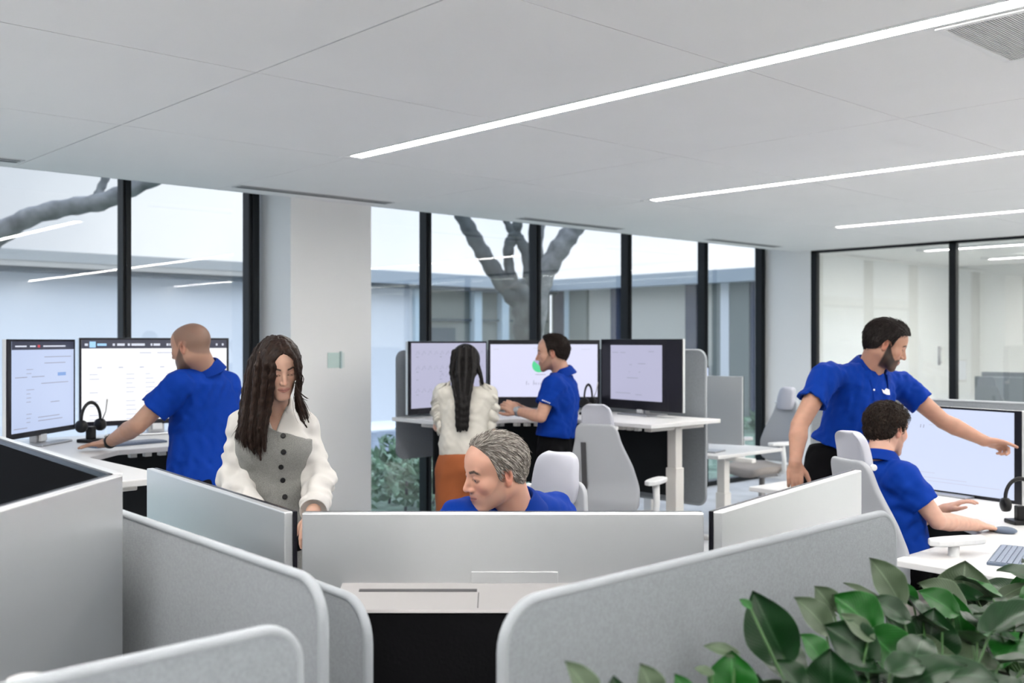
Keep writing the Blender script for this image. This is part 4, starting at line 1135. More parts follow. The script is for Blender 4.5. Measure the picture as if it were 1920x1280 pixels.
M['skin'] = attrmat('skin', 0.48, sss=0.12, bump=0.12, bscale=420, spec=0.4)
M['hairm'] = attrmat('hair', 0.5, spec=0.18)
M['polo'] = mat('royal_blue_knit', (0.001, 0.030, 0.255), 0.8, bump=0.25, bscale=900, spec=0.12)
M['polo_d'] = mat('royal_blue_collar', (0.001, 0.026, 0.225), 0.8, bump=0.25, bscale=900, spec=0.12)
M['trou'] = mat('black_trousers', (0.003, 0.003, 0.004), 0.9, bump=0.2, bscale=700, spec=0.1)
M['rust'] = mat('rust_trousers', (0.27, 0.070, 0.016), 0.85, bump=0.2, bscale=500)
M['cream'] = mat('cream_blouse', (0.52, 0.50, 0.45), 0.8, bump=0.15, bscale=300)
M['white_shirt'] = mat('white_shirt', (0.56, 0.545, 0.52), 0.75, bump=0.2, bscale=500)
M['vestm'] = mat('grey_wool', (0.215, 0.215, 0.205), 0.9, bump=0.7, bscale=900, var=0.35, vscale=500)
M['shoe'] = mat('black_shoe', (0.01, 0.01, 0.01), 0.35)
M['beltm'] = mat('belt_leather', (0.022, 0.012, 0.008), 0.4)
M['logo'] = mat('logo_white', (0.80, 0.82, 0.85), 0.6)

def polo(parent, spine, ab, rt, shL, shR, elL, elR, frL, frR, seed, rsl=.074, m=None, hem=True, amp=.0035, h=.006, name='shirt', tuck=False, extra=None, gaps=True, slk=0.05, side_r=None):
    spine = [np.array(p) for p in spine]; rt = [nrm(r) for r in rt]
    m = m or M['polo']
    ends = [shL+(elL-shL)*frL, shR+(elR-shR)*frR]
    def fn(P):
        f, s, L, sv = loft(P, spine, ab, rt)
        f = np.maximum(f, -(s+0.0))
        f = np.maximum(f, s-L*1.0)
        top = spine[-1]
        for sh, el, e in ((shL, elL, ends[0]), (shR, elR, ends[1])):
            f = su(f, rc(P, top-(top-spine[-2])*0.25, sh, .052, .058), .05)
            d = nrm(el-sh); far = e+d*0.08
            g = rc(P, sh, far, rsl*0.86, rsl*1.02)
            k = (P-e)@d
            g = np.maximum(g, k)
            g = np.maximum(g, -np.maximum(rc(P, e-d*.03, e+d*.1, rsl-.015, rsl-.015), -k-.016))
            f = su(f, g, slk)
        f = f+wave(P, seed, amp, .085, 6, (1, 1, 0.45))+wave(P, seed+9, amp*0.5, .04, 4)
        f = np.maximum(f, (sv[0]-s))
        # neck opening
        f = np.where(np.linalg.norm(P-spine[-1], axis=1) < .10, np.maximum(f, s-(L+0.006)), f)
        if extra is not None: f = extra(P, f, s, L)
        return f
    lo, hi = box_of(spine+[shL, shR]+ends, .12)
    for i, q in enumerate(spine[:3]):
        w = ab[i][0]+0.03; lo = np.minimum(lo, q-w*np.array([1, 1, 0.1])); hi = np.maximum(hi, q+w*np.array([1, 1, 0.1]))
    V, Q = mesh_sdf(fn, lo, hi, h)
    return meshobj(name, [(V, Q)], m, parent), fn
def trousers(parent, pel, rt, hips, knees, ankles, m, r=(.100, .070, .055), top=.10, h=.010, a=.165, b=.115, name='trousers', hem=0.02):
    rt = nrm(rt); fw = np.cross(np.array([0, 0, 1.]), rt); fw = nrm(fw); up = np.array([0, 0, 1.])
    Rm = np.stack([rt, fw, up], 1)
    def fn(P):
        f = ell(P, pel+up*0.02, (a*1.05, b*1.1, .16), Rm)
        f = su(f, rc(P, pel, pel+up*top*1.3, b, b*0.98), .05) if False else f
        for hp, kn, an in zip(hips, knees, ankles):
            g = su(rc(P, hp, kn, r[0], r[1]), rc(P, kn, an, r[1], r[2]), .03)
            f = su(f, g, .04)
        f = f+wave(P, 31, .003, .09, 5, (1, 1, .5))
        f = np.maximum(f, (P-pel)@up-top)
        for an in ankles: f = np.where(np.linalg.norm((P-an)[:, :2], axis=1) < .14, np.maximum(f, (an[2]-hem)-P[:, 2]), f)
        return f
    lo, hi = box_of([pel, pel+up*top]+list(hips)+list(knees)+list(ankles), .17)
    V, Q = mesh_sdf(fn, lo, hi, h)
    return meshobj(name, [(V, Q)], m, parent)
def shoes(parent, ankles, fwd, m=None, L=.27):
    fw = nrm([fwd[0], fwd[1], 0]); R = frame(fw)
    for an in ankles:
        c = np.array([an[0], an[1], 0.0])
        def fn(P):
            f = ell(P, c+fw*.05+np.array([0, 0, .035]), (.046, .135, .045), R)
            f = su(f, rc(P, c+np.array([0, 0, .04]), c+np.array([0, 0, .09]), .045, .042), .03)
            return np.maximum(f, 0.002-P[:, 2])
        lo, hi = box_of([c], .2); hi[2] = .16; lo[2] = -.01
        V, Q = mesh_sdf(fn, lo, hi, .008); meshobj('shoe', [(V, Q)], m or M['shoe'], parent)
def make_body(parent, hc, R, nb, arms, skin, hp, cols, h=.0026, neck_r=.056, core=None, nfr=None):
    def fn(P):
        q = (P-hc)@R/HS
        f = head_sdf(q, **hp)
        return su(f, neck_sdf(P, hc, R, nb, neck_r), .022)
    lo, hi = box_of([hc+R@np.array([0, 0, .10]), hc+R@np.array([0, 0, -.1]), nb], .125); lo[2] = min(nb[2]-.05, hc[2]-.14)
    V, Q = mesh_sdf(fn, lo, hi, h)
    parts = [(V, Q)]; C = [head_colors(V, hc, R, skin, **cols)]
    for a in arms:
        v, q = arm_mesh(**a); parts.append((v, q)); C.append(skin_cols(v, skin, 3))
    if core is not None:
        v, q = mesh_sdf(core[0], core[1], core[2], .02); parts.append((v, q)); C.append(skin_cols(v, skin))
    return meshobj('body', parts, M['skin'], parent, C)
def short_hair(parent, hc, R, line, col, t=.010, tex=.0018, seed=1, h=.0026, grow=None, mixc=None, wl=.012, nst=2200, slen=.022, sr=.0009, lift=.0015, curly=0.0, sweep=0.0):
    def fn(P):
        q = (P-hc)@R/HS
        f = ell(q, np.array([0, -.018, .030]), (.0765+t*0.75, .0975+t, .0865+t))
        f = su(f, ell(q, np.array([0, .028, .040]), (.068+t*0.7, .062+t*0.7, .060+t)), .03)
        f = su(f, ell(q, np.array([0, -.030, -.020]), (.068+t*0.5, .068+t*0.6, .060)), .03)
        if grow is not None: f = f-grow(q)
        f = f+wave(q, seed, tex, wl, 6, (1, .5, 1))
        g = -hair_region(q, line)
        inner = ell(q, np.array([0, -.018, .030]), (.070, .090, .080))
        f = su(f, g, -.006) if False else np.maximum(f, g*0.7)
        return np.maximum(f, -inner)
    lo, hi = box_of([hc], .16)
    V, Q = mesh_sdf(fn, lo, hi, h)
    # short strands lying on the cap
    q = (V-hc)@R/HS; cen = np.array([0, -.02, .02]); nq = q-cen; rad = np.linalg.norm(nq, axis=1); nq = nq/rad[:, None]
    outer = (ell(q, cen, (.072, .092, .084)) > .004) & (hair_region(q, line) > .001)
    idx = np.where(outer)[0]; rr = np.random.RandomState(seed+7); idx = rr.choice(idx, min(nst, len(idx)), replace=False)
    qq = q[idx]; nn = nq[idx]
    side = np.clip(np.abs(qq[:, 0])/.07, 0, 1)
    fl = np.stack([qq[:, 0]*2.0+sweep, -1.0+0*side, -.25-1.1*side*side-2.0*(qq[:, 1] < -.07)], 1)
    if curly: fl = fl+rr.normal(size=fl.shape)*curly
    fl = fl-nn*(fl*nn).sum(1)[:, None]; fl /= np.linalg.norm(fl, axis=1)[:, None]
    fl = fl+rr.normal(size=fl.shape)*.16
    Ls = rr.uniform(.6, 1.2, len(idx))*slen
    cur = []
    for i in range(len(idx)):
        pts = [qq[i]+fl[i]*Ls[i]*u+nn[i]*(.0012+lift*math.sin(math.pi*u*.9)-.30*Ls[i]*u*u*Ls[i]/.05) for u in (0, .33, .66, 1.0)]
        cur.append(hc+(np.array(pts)*HS)@R.T)
    sv, sq = tubes_mesh(cur, sr, 4)
    n = wave(V, seed+4, 0.5, .03, 4)[:, None]
    C = np.array(col)[None]*(.75+.25*n)
    if mixc is not None: w = np.clip(0.5+n, 0, 1); C = C*(1-w)+np.array(mixc)*w
    k = rr.uniform(0, 1, len(idx)); cs = np.array(col)[None]*(.6+.9*k[:, None])
    if mixc is not None: cs = np.where(rr.uniform(0, 1, len(idx))[:, None] < .45, np.array(mixc)[None]*(.6+.8*k[:, None]), cs)
    CS = np.repeat(cs, 16, axis=0)
    return meshobj('hair', [(V, Q), (sv, sq)], M['hairm'], parent, [np.clip(C, 0, 1), np.clip(CS, 0, 1)])
def core_of(spine, ab, rt, pelvis=None):
    spine = [np.array(p) for p in spine]; ab2 = [(max(.03, a-.022), max(.03, b-.022)) for a, b in ab]; rt = [nrm(r) for r in rt]
    def fn(P):
        f, s, L, sv = loft(P, spine, ab2, rt); return np.maximum(np.maximum(f, -s), s-L)
    lo, hi = box_of(spine, .25)
    return (fn, lo, hi)
# ================================================================== PEOPLE
def pw(px, py, d): return A(PX(px, py, d))
def wl(l, d, z): return A(W(l, d, z))
MALE_AB = [(.168, .128), (.165, .125), (.175, .128), (.192, .128), (.185, .115), (.115, .085), (.068, .062)]
def spine7(pel, chest, nb, bow=(0, 0, 0)):
    """7 stations from hem to neck base"""
    pel = np.array(pel); nb = np.array(nb); chest = np.array(chest)
    out = []
    for t in (0, .2, .42, .66, .84, .95, 1.0):
        # quadratic through chest at .6
        b = (chest-(1-.6)**2*pel-.36*nb)/(2*.6*.4)
        out.append((1-t)**2*pel+2*t*(1-t)*b+t*t*nb)
    return out
def person(label, base):
    return thing('person', label, 'person', (base[0], base[1], 0.0))
def band(parent, a, b, r, w, m, name='watch', face=None):
    d = nrm(b-a); c = a
    fr = frame(d)
    t = MB(); mt = Matrix([list(fr[0])+[c[0]], list(fr[1])+[c[1]], list(fr[2])+[c[2]], [0, 0, 0, 1]]) @ Matrix.Rotation(-math.pi/2, 4, 'X')
    t.lathe([(r, -w/2), (r+.003, -w/2+.001), (r+.003, w/2-.001), (r, w/2)], 24, mt)
    o = t.build(name, m, parent, world=True)
    if face is not None:
        f = nrm(face-d*(face@d)); fr2 = frame(d, f)
        p = c+f*(r+.004)
        mt = Matrix([list(np.cross(d, f))+[p[0]], list(d)+[p[1]], list(f)+[p[2]], [0, 0, 0, 1]]).transposed()
        mt = Matrix(((np.cross(d, f)[0], d[0], f[0], p[0]), (np.cross(d, f)[1], d[1], f[1], p[1]), (np.cross(d, f)[2], d[2], f[2], p[2]), (0, 0, 0, 1)))
        MB().lathe([(.017, -.005), (.019, 0), (.018, .004), (.015, .005)], 20, mt).build('watch_case', M['steel'], o, world=True)
    return o
SK1 = (0.50, 0.285, 0.205); SK2 = (0.42, 0.225, 0.155); SK3 = (0.56, 0.33, 0.25); SKW = (0.55, 0.34, 0.255); SKA = (0.36, 0.205, 0.145)

# ---- A: bald man at the left desk, from behind
def person_A():
    T = person('bald man in a royal blue polo leaning one hand on the left desk', wl(-1.60, 5.2, 0))
    hc = pw(357, 650, 5.22); R = frame(dirW(-0.93, 0.30, -0.22)-dirW(0, 0, 0))
    nb = pw(384, 697, 5.30)
    sh = pw(333, 722, 5.14); el = pw(258, 797, 5.08); wr = pw(205, 829, 5.28)
    sh2 = pw(424, 722, 5.46); el2 = pw(425, 800, 5.72); wr2 = pw(395, 845, 5.92)
    pel = pw(372, 930, 5.22); ch = pw(386, 770, 5.33)
    rt = A(sh2-sh)*1.0; rt[2] = 0; rt0 = nrm(dirW(.75, .66)-dirW(0, 0))
    sp = spine7(pel, ch, nb); rts = [rt0, rt0, rt0, nrm(rt), nrm(rt), nrm(rt), nrm(rt)]
    ab = [(.175, .135), (.170, .132), (.178, .130), (.195, .125), (.185, .112), (.115, .085), (.066, .062)]
    fd = nrm(wr-el)
    hd = nrm(np.array(dirW(-1.0, 0.10, -0.12)-dirW(0, 0, 0)))
    HR = frame(hd)   # back of the hand up
    arms = [dict(sh=sh, el=el, wr=wr, R=HR, s=-1*-1, curl=(.05, .06, .06, .10), h=.003, spread=.5, thumb=.2, fat=1.12, sc=1.05),
            dict(sh=sh2, el=el2, wr=wr2, R=frame(nrm(wr2-el2)), s=-1, curl=(.3, .3, .3, .3), h=.006)]
    make_body(T, hc, R, nb, arms, SKA, dict(ears=True, heavy=.6), dict(hair=(.035, .026, .022), buzz=(LINE_STD, .50), beard=.75, brow=.9), h=.003, core=core_of(sp, ab, rts), neck_r=.064)
    polo(T, sp, ab, rts, sh, sh2, el, el2, .62, .62, 11, rsl=.078)
    collar(T, nb+np.array([0, 0, .010]), hc-nb+np.array([0, 0, .12]), dirW(-.8, .6)-dirW(0, 0), M['polo_d'], r=.070)
    a1 = wl(-1.72, 5.20, .08); a2 = wl(-1.45, 5.42, .08); p0 = pel
    hips = [p0+rt0*-.085-np.array([0, 0, .04]), p0+rt0*.085-np.array([0, 0, .04])]
    kn = [(hips[0]+a1)/2+np.array([0, 0, .04]), (hips[1]+a2)/2+np.array([0, 0, .04])]
    trousers(T, p0-np.array([0, 0, .0]), rt0, hips, kn, [a1, a2], M['trou'])
    shoes(T, [a1, a2], dirW(-.6, .8)-dirW(0, 0))
    eyes_of(T, hc, R, M['iris_brown'])
    band(T, wr-fd*.012, el, .031, .026, M['blackpl'], 'wrist_watch', face=dirW(0, -.3, 1)-dirW(0, 0, 0))
person_A()

# ---- C: grey haired man, face towards the viewer, behind the centre monitor
def person_C():
    T = person('grey-haired man in a blue polo looking down behind the central monitor back', wl(.06, 3.75, 0))
    global HS
    HS = 0.94
    hc = pw(927, 882, 3.12); R = frame(dirW(-.86, -.42, -.22)-dirW(0, 0, 0), roll=.10)
    nb = pw(962, 962, 3.24)
    sh = pw(866, 979, 3.12); sh2 = pw(1006, 984, 3.42)
    pel = wl(.10, 3.80, .50); ch = wl(.06, 3.52, .84)
    el = wl(-.36, 2.95, .80); wr = wl(-.16, 2.78, .775); el2 = wl(.33, 3.14, .80); wr2 = wl(.12, 2.83, .775)
    rt = nrm((sh-sh2)*np.array([1, 1, 0])); fwd = nrm(dirW(-.35, -.93)-dirW(0, 0))
    sp = spine7(pel, ch, nb); rts = [rt]*7
    arms = [dict(sh=sh, el=el, wr=wr, R=frame(nrm(wr-el)), s=-1, curl=(.4, .4, .4, .4), h=.005), dict(sh=sh2, el=el2, wr=wr2, R=frame(nrm(wr2-el2)), s=1, curl=(.4, .4, .4, .4), h=.005)]
    grey = (.30, .285, .27)
    make_body(T, hc, R, nb, arms, (0.60, 0.335, 0.25), dict(heavy=.8, eyes=.40), dict(hair=grey, browc=(.06, .045, .04), stub=.45, brow=.95, eyes=.40, lips=(.46, .20, .17), buzz=(LINE_GREY, .6)), h=.0024, core=core_of(sp, MALE_AB, rts), neck_r=.062)
    short_hair(T, hc, R, LINE_GREY, (.42, .395, .365), t=.006, tex=.0010, seed=3, h=.0024, mixc=(.15, .13, .115), wl=.014, nst=4200, slen=.024, sr=.0010)
    polo(T, sp, MALE_AB, rts, sh, sh2, el, el2, .55, .55, 21, rsl=.074, slk=.06)
    collar(T, nb+np.array([0, 0, .005]), hc-nb+np.array([0, 0, .16]), dirW(-.55, -.83)-dirW(0, 0), M['polo_d'], r=.072, gap=.5, hgt=.05)
    eyes_of(T, hc, R, M['iris_blue'], look=(-0.10, -.20))
    hips = [pel+rt*.09, pel-rt*.09]; kn = [wl(-.02-.1, 3.38, .50), wl(.22, 3.42, .50)]; an = [wl(-.12, 3.38, .09), wl(.2, 3.36, .09)]
    trousers(T, pel, rt, hips, kn, an, M['trou'], top=.12)
    shoes(T, an, dirW(-.2, -1)-dirW(0, 0))
    HS = 1.0
person_C()

# ---- E: man in profile at the middle desk
def person_E():
    T = person('man in profile in a blue polo with clasped hands leaning on the middle desk', wl(.30, 7.0, 0))
    hc = pw(1035, 661, 6.93); R = frame(dirW(-.97, .12, -.12)-dirW(0, 0, 0))
    nb = pw(1053, 702, 6.96)
    sh = pw(1037, 722, 6.80); sh2 = pw(1062, 722, 7.14)
    el = pw(1014, 781, 6.76); wr = pw(972, 771, 6.88)
    el2 = pw(1030, 788, 7.22); wr2 = pw(978, 767, 7.02)
    pel = pw(1040, 836, 6.95); hem = pw(1040, 818, 6.95); ch = pw(1051, 750, 6.96)
    rt = nrm((sh2-sh)*np.array([1, 1, 0])); sp = spine7(hem, ch, nb); rts = [rt]*7
    ab = [(.158, .125), (.158, .125), (.165, .122), (.178, .120), (.170, .105), (.105, .080), (.062, .060)]
    hd = nrm(dirW(-.75, .10, .42)-dirW(0, 0, 0))
    arms = [dict(sh=sh, el=el, wr=wr, R=frame(hd, A(W(-.3, -.9, .6))-A(W(0, 0, 0))), s=-1, curl=(.75, .8, .8, .85), h=.0035, thumb=.6, sc=1.05),
            dict(sh=sh2, el=el2, wr=wr2, R=frame(nrm(dirW(-.7, -.35, .25)-dirW(0, 0, 0)), A(W(-.3, .9, .6))-A(W(0, 0, 0))), s=1, curl=(.6, .65, .7, .75), h=.0035, thumb=.5)]
    make_body(T, hc, R, nb, arms, SK1, dict(eyes=.6), dict(hair=(.018, .012, .009), stub=.75, brow=.95), h=.0036, core=core_of(sp, ab, rts))
    short_hair(T, hc, R, LINE_REC, (.016, .010, .008), t=.010, tex=.0012, seed=5, h=.0036)
    polo(T, sp, ab, rts, sh, sh2, el, el2, .62, .62, 31, rsl=.072)
    collar(T, nb+np.array([0, 0, .008]), hc-nb+np.array([0, 0, .14]), dirW(-1, 0)-dirW(0, 0), M['polo_d'], r=.066)
    hips = [pel+rt*.085-np.array([0, 0, .05]), pel-rt*.085-np.array([0, 0, .05])]; an = [wl(.22, 6.86, .08), wl(.40, 7.06, .08)]
    kn = [(hips[1]+an[0])/2+np.array([0, 0, .05]), (hips[0]+an[1])/2+np.array([0, 0, .05])]
    trousers(T, pel, rt, [hips[1], hips[0]], kn, an, M['trou'], top=.085, a=.140, b=.104)
    shoes(T, an, dirW(-1, 0)-dirW(0, 0))
    eyes_of(T, hc, R, M['iris_brown'])
    band(T, wr, el, .031, .026, M['feltd'], 'wrist_watch', face=dirW(0, -1, .3)-dirW(0, 0, 0))
    # sleeve stripe of small white lettering, illegible
    e = sh+(el-sh)*.50; d = nrm(el-sh); q = nrm(np.cross(d, A(W(0, 1, 0))-A(W(0, 0, 0)))); b = MB()
    n0 = nrm(dirW(-.1, -1, 0)-dirW(0, 0, 0))
    for k in range(5):
        p = e+n0*.0775+q*(.012*(k-2)); b.bar(tuple(p-q*.004), tuple(p+q*.004), .006, .0015, up=tuple(n0))
    b.build('sleeve_mark', M['logo'], T, world=True)
person_E()

# ---- F: bearded man pointing at the right screen
def person_F():
    T = person('bearded man in a blue polo standing and pointing at the right-hand screen', wl(1.65, 5.35, 0))
    hc = pw(1662, 645, 5.28); R = frame(dirW(.90, -.25, -.42)-dirW(0, 0, 0))
    nb = pw(1632, 694, 5.36)
    shR = pw(1548, 706, 5.22); elR = pw(1499, 797, 5.12); wrR = pw(1491, 866, 5.05)
    shL = pw(1690, 722, 5.52); elL = pw(1768, 789, 5.44); wrL = pw(1845, 826, 5.40)
    pel = pw(1562, 884, 5.42); hem = pw(1578, 838, 5.42); ch = pw(1614, 762, 5.40)
    rt = nrm((shR-shL)*np.array([1, 1, 0])); rt1 = shR-shL; rt1 = nrm(rt1)
    sp = spine7(hem, ch, nb); rts = [rt, rt, rt, rt1, rt1, rt1, rt1]
    ab = [(.172, .138), (.170, .136), (.180, .134), (.196, .130), (.188, .116), (.115, .088), (.066, .064)]
    hd = nrm(dirW(.95, -.05, -.24)-dirW(0, 0, 0))
    arms = [dict(sh=shL, el=elL, wr=wrL, R=frame(hd, A(W(-.1, .55, .8))-A(W(0, 0, 0))), s=-1*-1, curl=(.06, .85, 1.0, 1.05), h=.0028, thumb=.6, fat=1.08, sc=1.06),
            dict(sh=shR, el=elR, wr=wrR, R=frame(nrm(dirW(-.03, -.06, -1)-dirW(0, 0, 0)), A(W(-.25, -.95, 0))-A(W(0, 0, 0))), s=-1, curl=(.25, .35, .40, .45), h=.003, thumb=.5, fat=1.10, sc=1.06)]
    make_body(T, hc, R, nb, arms, SK2, dict(heavy=.2, eyes=.6), dict(hair=(.010, .007, .006), beard=.97, brow=1.0), h=.0028, core=core_of(sp, ab, rts), neck_r=.062)
    short_hair(T, hc, R, LINE_STD, (.014, .010, .009), t=.014, tex=.0014, seed=7, h=.003, grow=lambda q: .006*np.exp(-((q[:, 1]-.05)/.03)**2)*(q[:, 2] > .05))
    fv_ = nrm(dirW(.42, -.9)-dirW(0, 0)); uz = np.array([0, 0, 1.])
    def pl(P, f, s, L): return ssub(f, rc(P, nb+fv_*.055+uz*.03, nb+fv_*.115-uz*.055, .040, .008), .008)
    polo(T, sp, ab, rts, shL, shR, elL, elR, .50, .52, 41, rsl=.077, amp=.004, extra=pl)
    collar(T, nb+np.array([0, 0, .008]), hc-nb+np.array([0, 0, .10]), dirW(.42, -.9)-dirW(0, 0), M['polo_d'], r=.074, gap=.42, hgt=.045)
    # placket and chest logo on the front of the shirt
    fw = nrm(np.cross(rt1, np.array([0, 0, 1.]))); fw = fw if fw@(dirW(0, -1)-dirW(0, 0)) > 0 else -fw
    b = MB()
    c0 = pw(1630, 716, 5.2); c1 = pw(1640, 752, 5.2)
    T.update_tag()
    hips = [pel+rt*.09-np.array([0, 0, .05]), pel-rt*.09-np.array([0, 0, .05])]; an = [wl(1.50, 5.32, .08), wl(1.78, 5.42, .08)]
    kn = [(hips[0]+an[0])/2+np.array([0, 0, .05]), (hips[1]+an[1])/2+np.array([0, 0, .05])]
    trousers(T, pel+np.array([0, 0, .03]), rt, hips, kn, an, M['trou'], top=.115, a=.158, b=.118)
    shoes(T, an, dirW(.5, -.8)-dirW(0, 0))
    eyes_of(T, hc, R, M['iris_brown'], look=(0, -.2))
    project_on(T, [(1631, 712), (1633, 722), (1636, 736), (1638, 752)], .009, 'placket', M['polo_d'], .0015)
    project_patch(T, [(1652, 729), (1657, 732), (1660, 728), (1666, 731), (1667, 740), (1661, 739), (1655, 736)], 'chest_logo', M['logo'], off=.005)
    project_patch(T, [(1637, 729), (1640, 729), (1640, 732), (1637, 732)], 'button', M['logo'])
def project_hit(T, px, py):
    dg = bpy.context.evaluated_depsgraph_get(); o = Vector((0, 0, H)); d = (PX(px, py, 1.0)-o).normalized()
    best = None
    for ch in T.children:
        if ch.name.split('.')[0] in ('shirt', 'vest', 'collar') and ch.type == 'MESH':
            mi = Matrix.Translation(-T.location)
            ok, loc, n, _ = ch.ray_cast(mi @ o, d)
            if ok:
                w = loc+T.location; k = (w-o).length
                if best is None or k < best[0]: best = (k, w, n.normalized())
    return best
def project_on(T, pts, w, name, m, off):
    bpy.context.view_layer.update()
    P = []
    for p in pts:
        h = project_hit(T, *p)
        if h: P.append(h[1]+h[2]*off)
    if len(P) > 1:
        b = MB()
        for a, c in zip(P[:-1], P[1:]):
            b.bar(tuple(a), tuple(c), w, .003, up=tuple((Vector((0, 0, H))-a).normalized()))
        b.build(name, m, T, world=True)
def project_patch(T, poly, name, m, off=.002):
    bpy.context.view_layer.update()
    P = []
    for p in poly:
        h = project_hit(T, *p)
        if h: P.append(h[1]+h[2]*off)
    if len(P) > 2:
        c = sum(P, Vector())/len(P); n = len(P); b = MB()
        nn = (Vector((0, 0, H))-c).normalized()
        b.add([tuple(p) for p in P]+[tuple(p-nn*.003) for p in P]+[tuple(c+nn*.001)], [(i, (i+1) % n, 2*n) for i in range(n)]+[(i, n+i, n+(i+1) % n, (i+1) % n) for i in range(n)])
        b.build(name, m, T, world=True)
def project_button(T, px, py, r, m, name='button', off=.003):
    bpy.context.view_layer.update(); h = project_hit(T, px, py)
    if not h: return
    fr = frame(A(h[2])); p = h[1]+h[2]*off*0.3
    mt = Matrix(((fr[0][0], fr[0][1], fr[0][2], p.x), (fr[1][0], fr[1][1], fr[1][2], p.y), (fr[2][0], fr[2][1], fr[2][2], p.z), (0, 0, 0, 1))) @ Matrix.Rotation(-math.pi/2, 4, 'X')
    MB().lathe([(r*.9, -.002), (r, .001), (r, .003), (r*.8, .0042), (r*.4, .0034)], 18, mt).build(name, m, T, world=True)
person_F()

# ---- G: seated man at the right
def person_G():
    T = person('seated dark-haired man in a blue polo with his hand on a mouse', wl(1.72, 4.72, 0))
    hc = pw(1664, 804, 4.93); R = frame(dirW(.86, .42, -.18)-dirW(0, 0, 0))
    nb = pw(1652, 866, 4.86)
    shR = pw(1694, 895, 4.70); elR = pw(1758, 976, 4.64); wrR = pw(1830, 984, 4.86)
    shL = pw(1612, 890, 5.08); elL = pw(1700, 985, 5.28); wrL = wl(2.20, 5.20, .80)
    pel = wl(1.78, 4.78, .58); ch = pw(1672, 975, 4.84)
    rt = nrm((shR-shL)*np.array([1, 1, 0])); sp = spine7(pel, ch, nb); rts = [rt]*7
    ab = [(.175, .150), (.172, .145), (.178, .135), (.190, .125), (.180, .110), (.110, .085), (.064, .062)]
    hd = nrm(dirW(.86, .32, -.16)-dirW(0, 0, 0))
    arms = [dict(sh=shR, el=elR, wr=wrR, R=frame(hd), s=-1, curl=(.32, .34, .36, .40), h=.0028, thumb=.5, sc=1.02),
            dict(sh=shL, el=elL, wr=wrL, R=frame(nrm(wrL-elL)), s=1, curl=(.3, .3, .3, .3), h=.005)]
    make_body(T, hc, R, nb, arms, SK3, dict(), dict(hair=(.030, .020, .015), stub=.5, brow=.9), h=.003, core=core_of(sp, ab, rts))
    ln = (LINE_STD[0], [z-.004 for z in LINE_STD[1]])
    short_hair(T, hc, R, ln, (.035, .022, .016), t=.013, tex=.0035, seed=9, h=.003, mixc=(.012, .008, .006), wl=.016, curly=.9, lift=.005, slen=.024, nst=3000)
    polo(T, sp, ab, rts, shR, shL, elR, elL, .62, .62, 51, rsl=.076)
    collar(T, nb+np.array([0, 0, .008]), hc-nb+np.array([0, 0, .14]), dirW(.85, .5)-dirW(0, 0), M['polo_d'], r=.068)
    eyes_of(T, hc, R, M['iris_brown'])
    fw = nrm(dirW(.8, .6)-dirW(0, 0)); hips = [pel+rt*.09, pel-rt*.09]
    kn = [pel+rt*.12+fw*.44+np.array([0, 0, -.02]), pel-rt*.12+fw*.44+np.array([0, 0, -.02])]
    an = [k*np.array([1, 1, 0])+np.array([0, 0, .09])+fw*.02 for k in kn]
    trousers(T, pel+np.array([0, 0, .0]), rt, hips, kn, an, M['trou'], top=.12)
    shoes(T, an, fw)
    project_patch(T, [(1742, 942), (1748, 936), (1751, 944), (1745, 950)], 'sleeve_mark', M['logo'])
person_G()

# ---- D: woman seen from behind at the middle desk
def long_hair_cap(parent, hc, R, line, col, t=.012, h=.0035, extra=None, seed=2, name='hair', curves=None, r=.0016, vpart=0.0):
    def fn(P):
        q = (P-hc)@R/HS
        f = ell(q, np.array([0, -.020, .030]), (.0775+t, .0985+t, .0870+t))
        f = su(f, ell(q, np.array([0, .028, .040]), (.068+t, .060+t, .060+t)), .03)
        f = su(f, ell(q, np.array([0, -.025, -.030]), (.072+t, .075+t*.6, .075)), .03)
        g = -hair_region(q, line)
        if vpart: g = g-vpart*np.maximum(0, np.abs(q[:, 0])-.012)*(q[:, 1] > .0)
        f = np.maximum(f, g*.6)
        if vpart: f = f+.004*np.exp(-(q[:, 0]/.004)**2)*(q[:, 2] > .05)
        if extra is not None: f = extra(P, q, f)
        return f+wave(q, seed, .0010, .010, 5, (1, 1, .15))
    lo, hi = box_of([hc], .16)
    if curves is not None:
        al = np.concatenate(curves); lo = np.minimum(lo, al.min(0)-.03); hi = np.maximum(hi, al.max(0)+.03)
    V, Q = mesh_sdf(fn, lo, hi, h); parts = [(V, Q)]
    if curves is not None: parts.append(tubes_mesh(curves, r))
    C = []
    for v, q in parts:
        n = wave(v, seed+3, .5, .02, 4)[:, None]; C.append(np.clip(np.array(col)[None]*(1+.5*n), 0, 1))
    return meshobj(name, parts, M['hairm'], parent, C)
LINE_F = ([-.12, -.09, -.03, .0, .020, .035, .050, .062, .075, .09, .11], [-.20, -.20, -.20, -.16, -.10, -.02, .045, .066, .074, .080, .085])
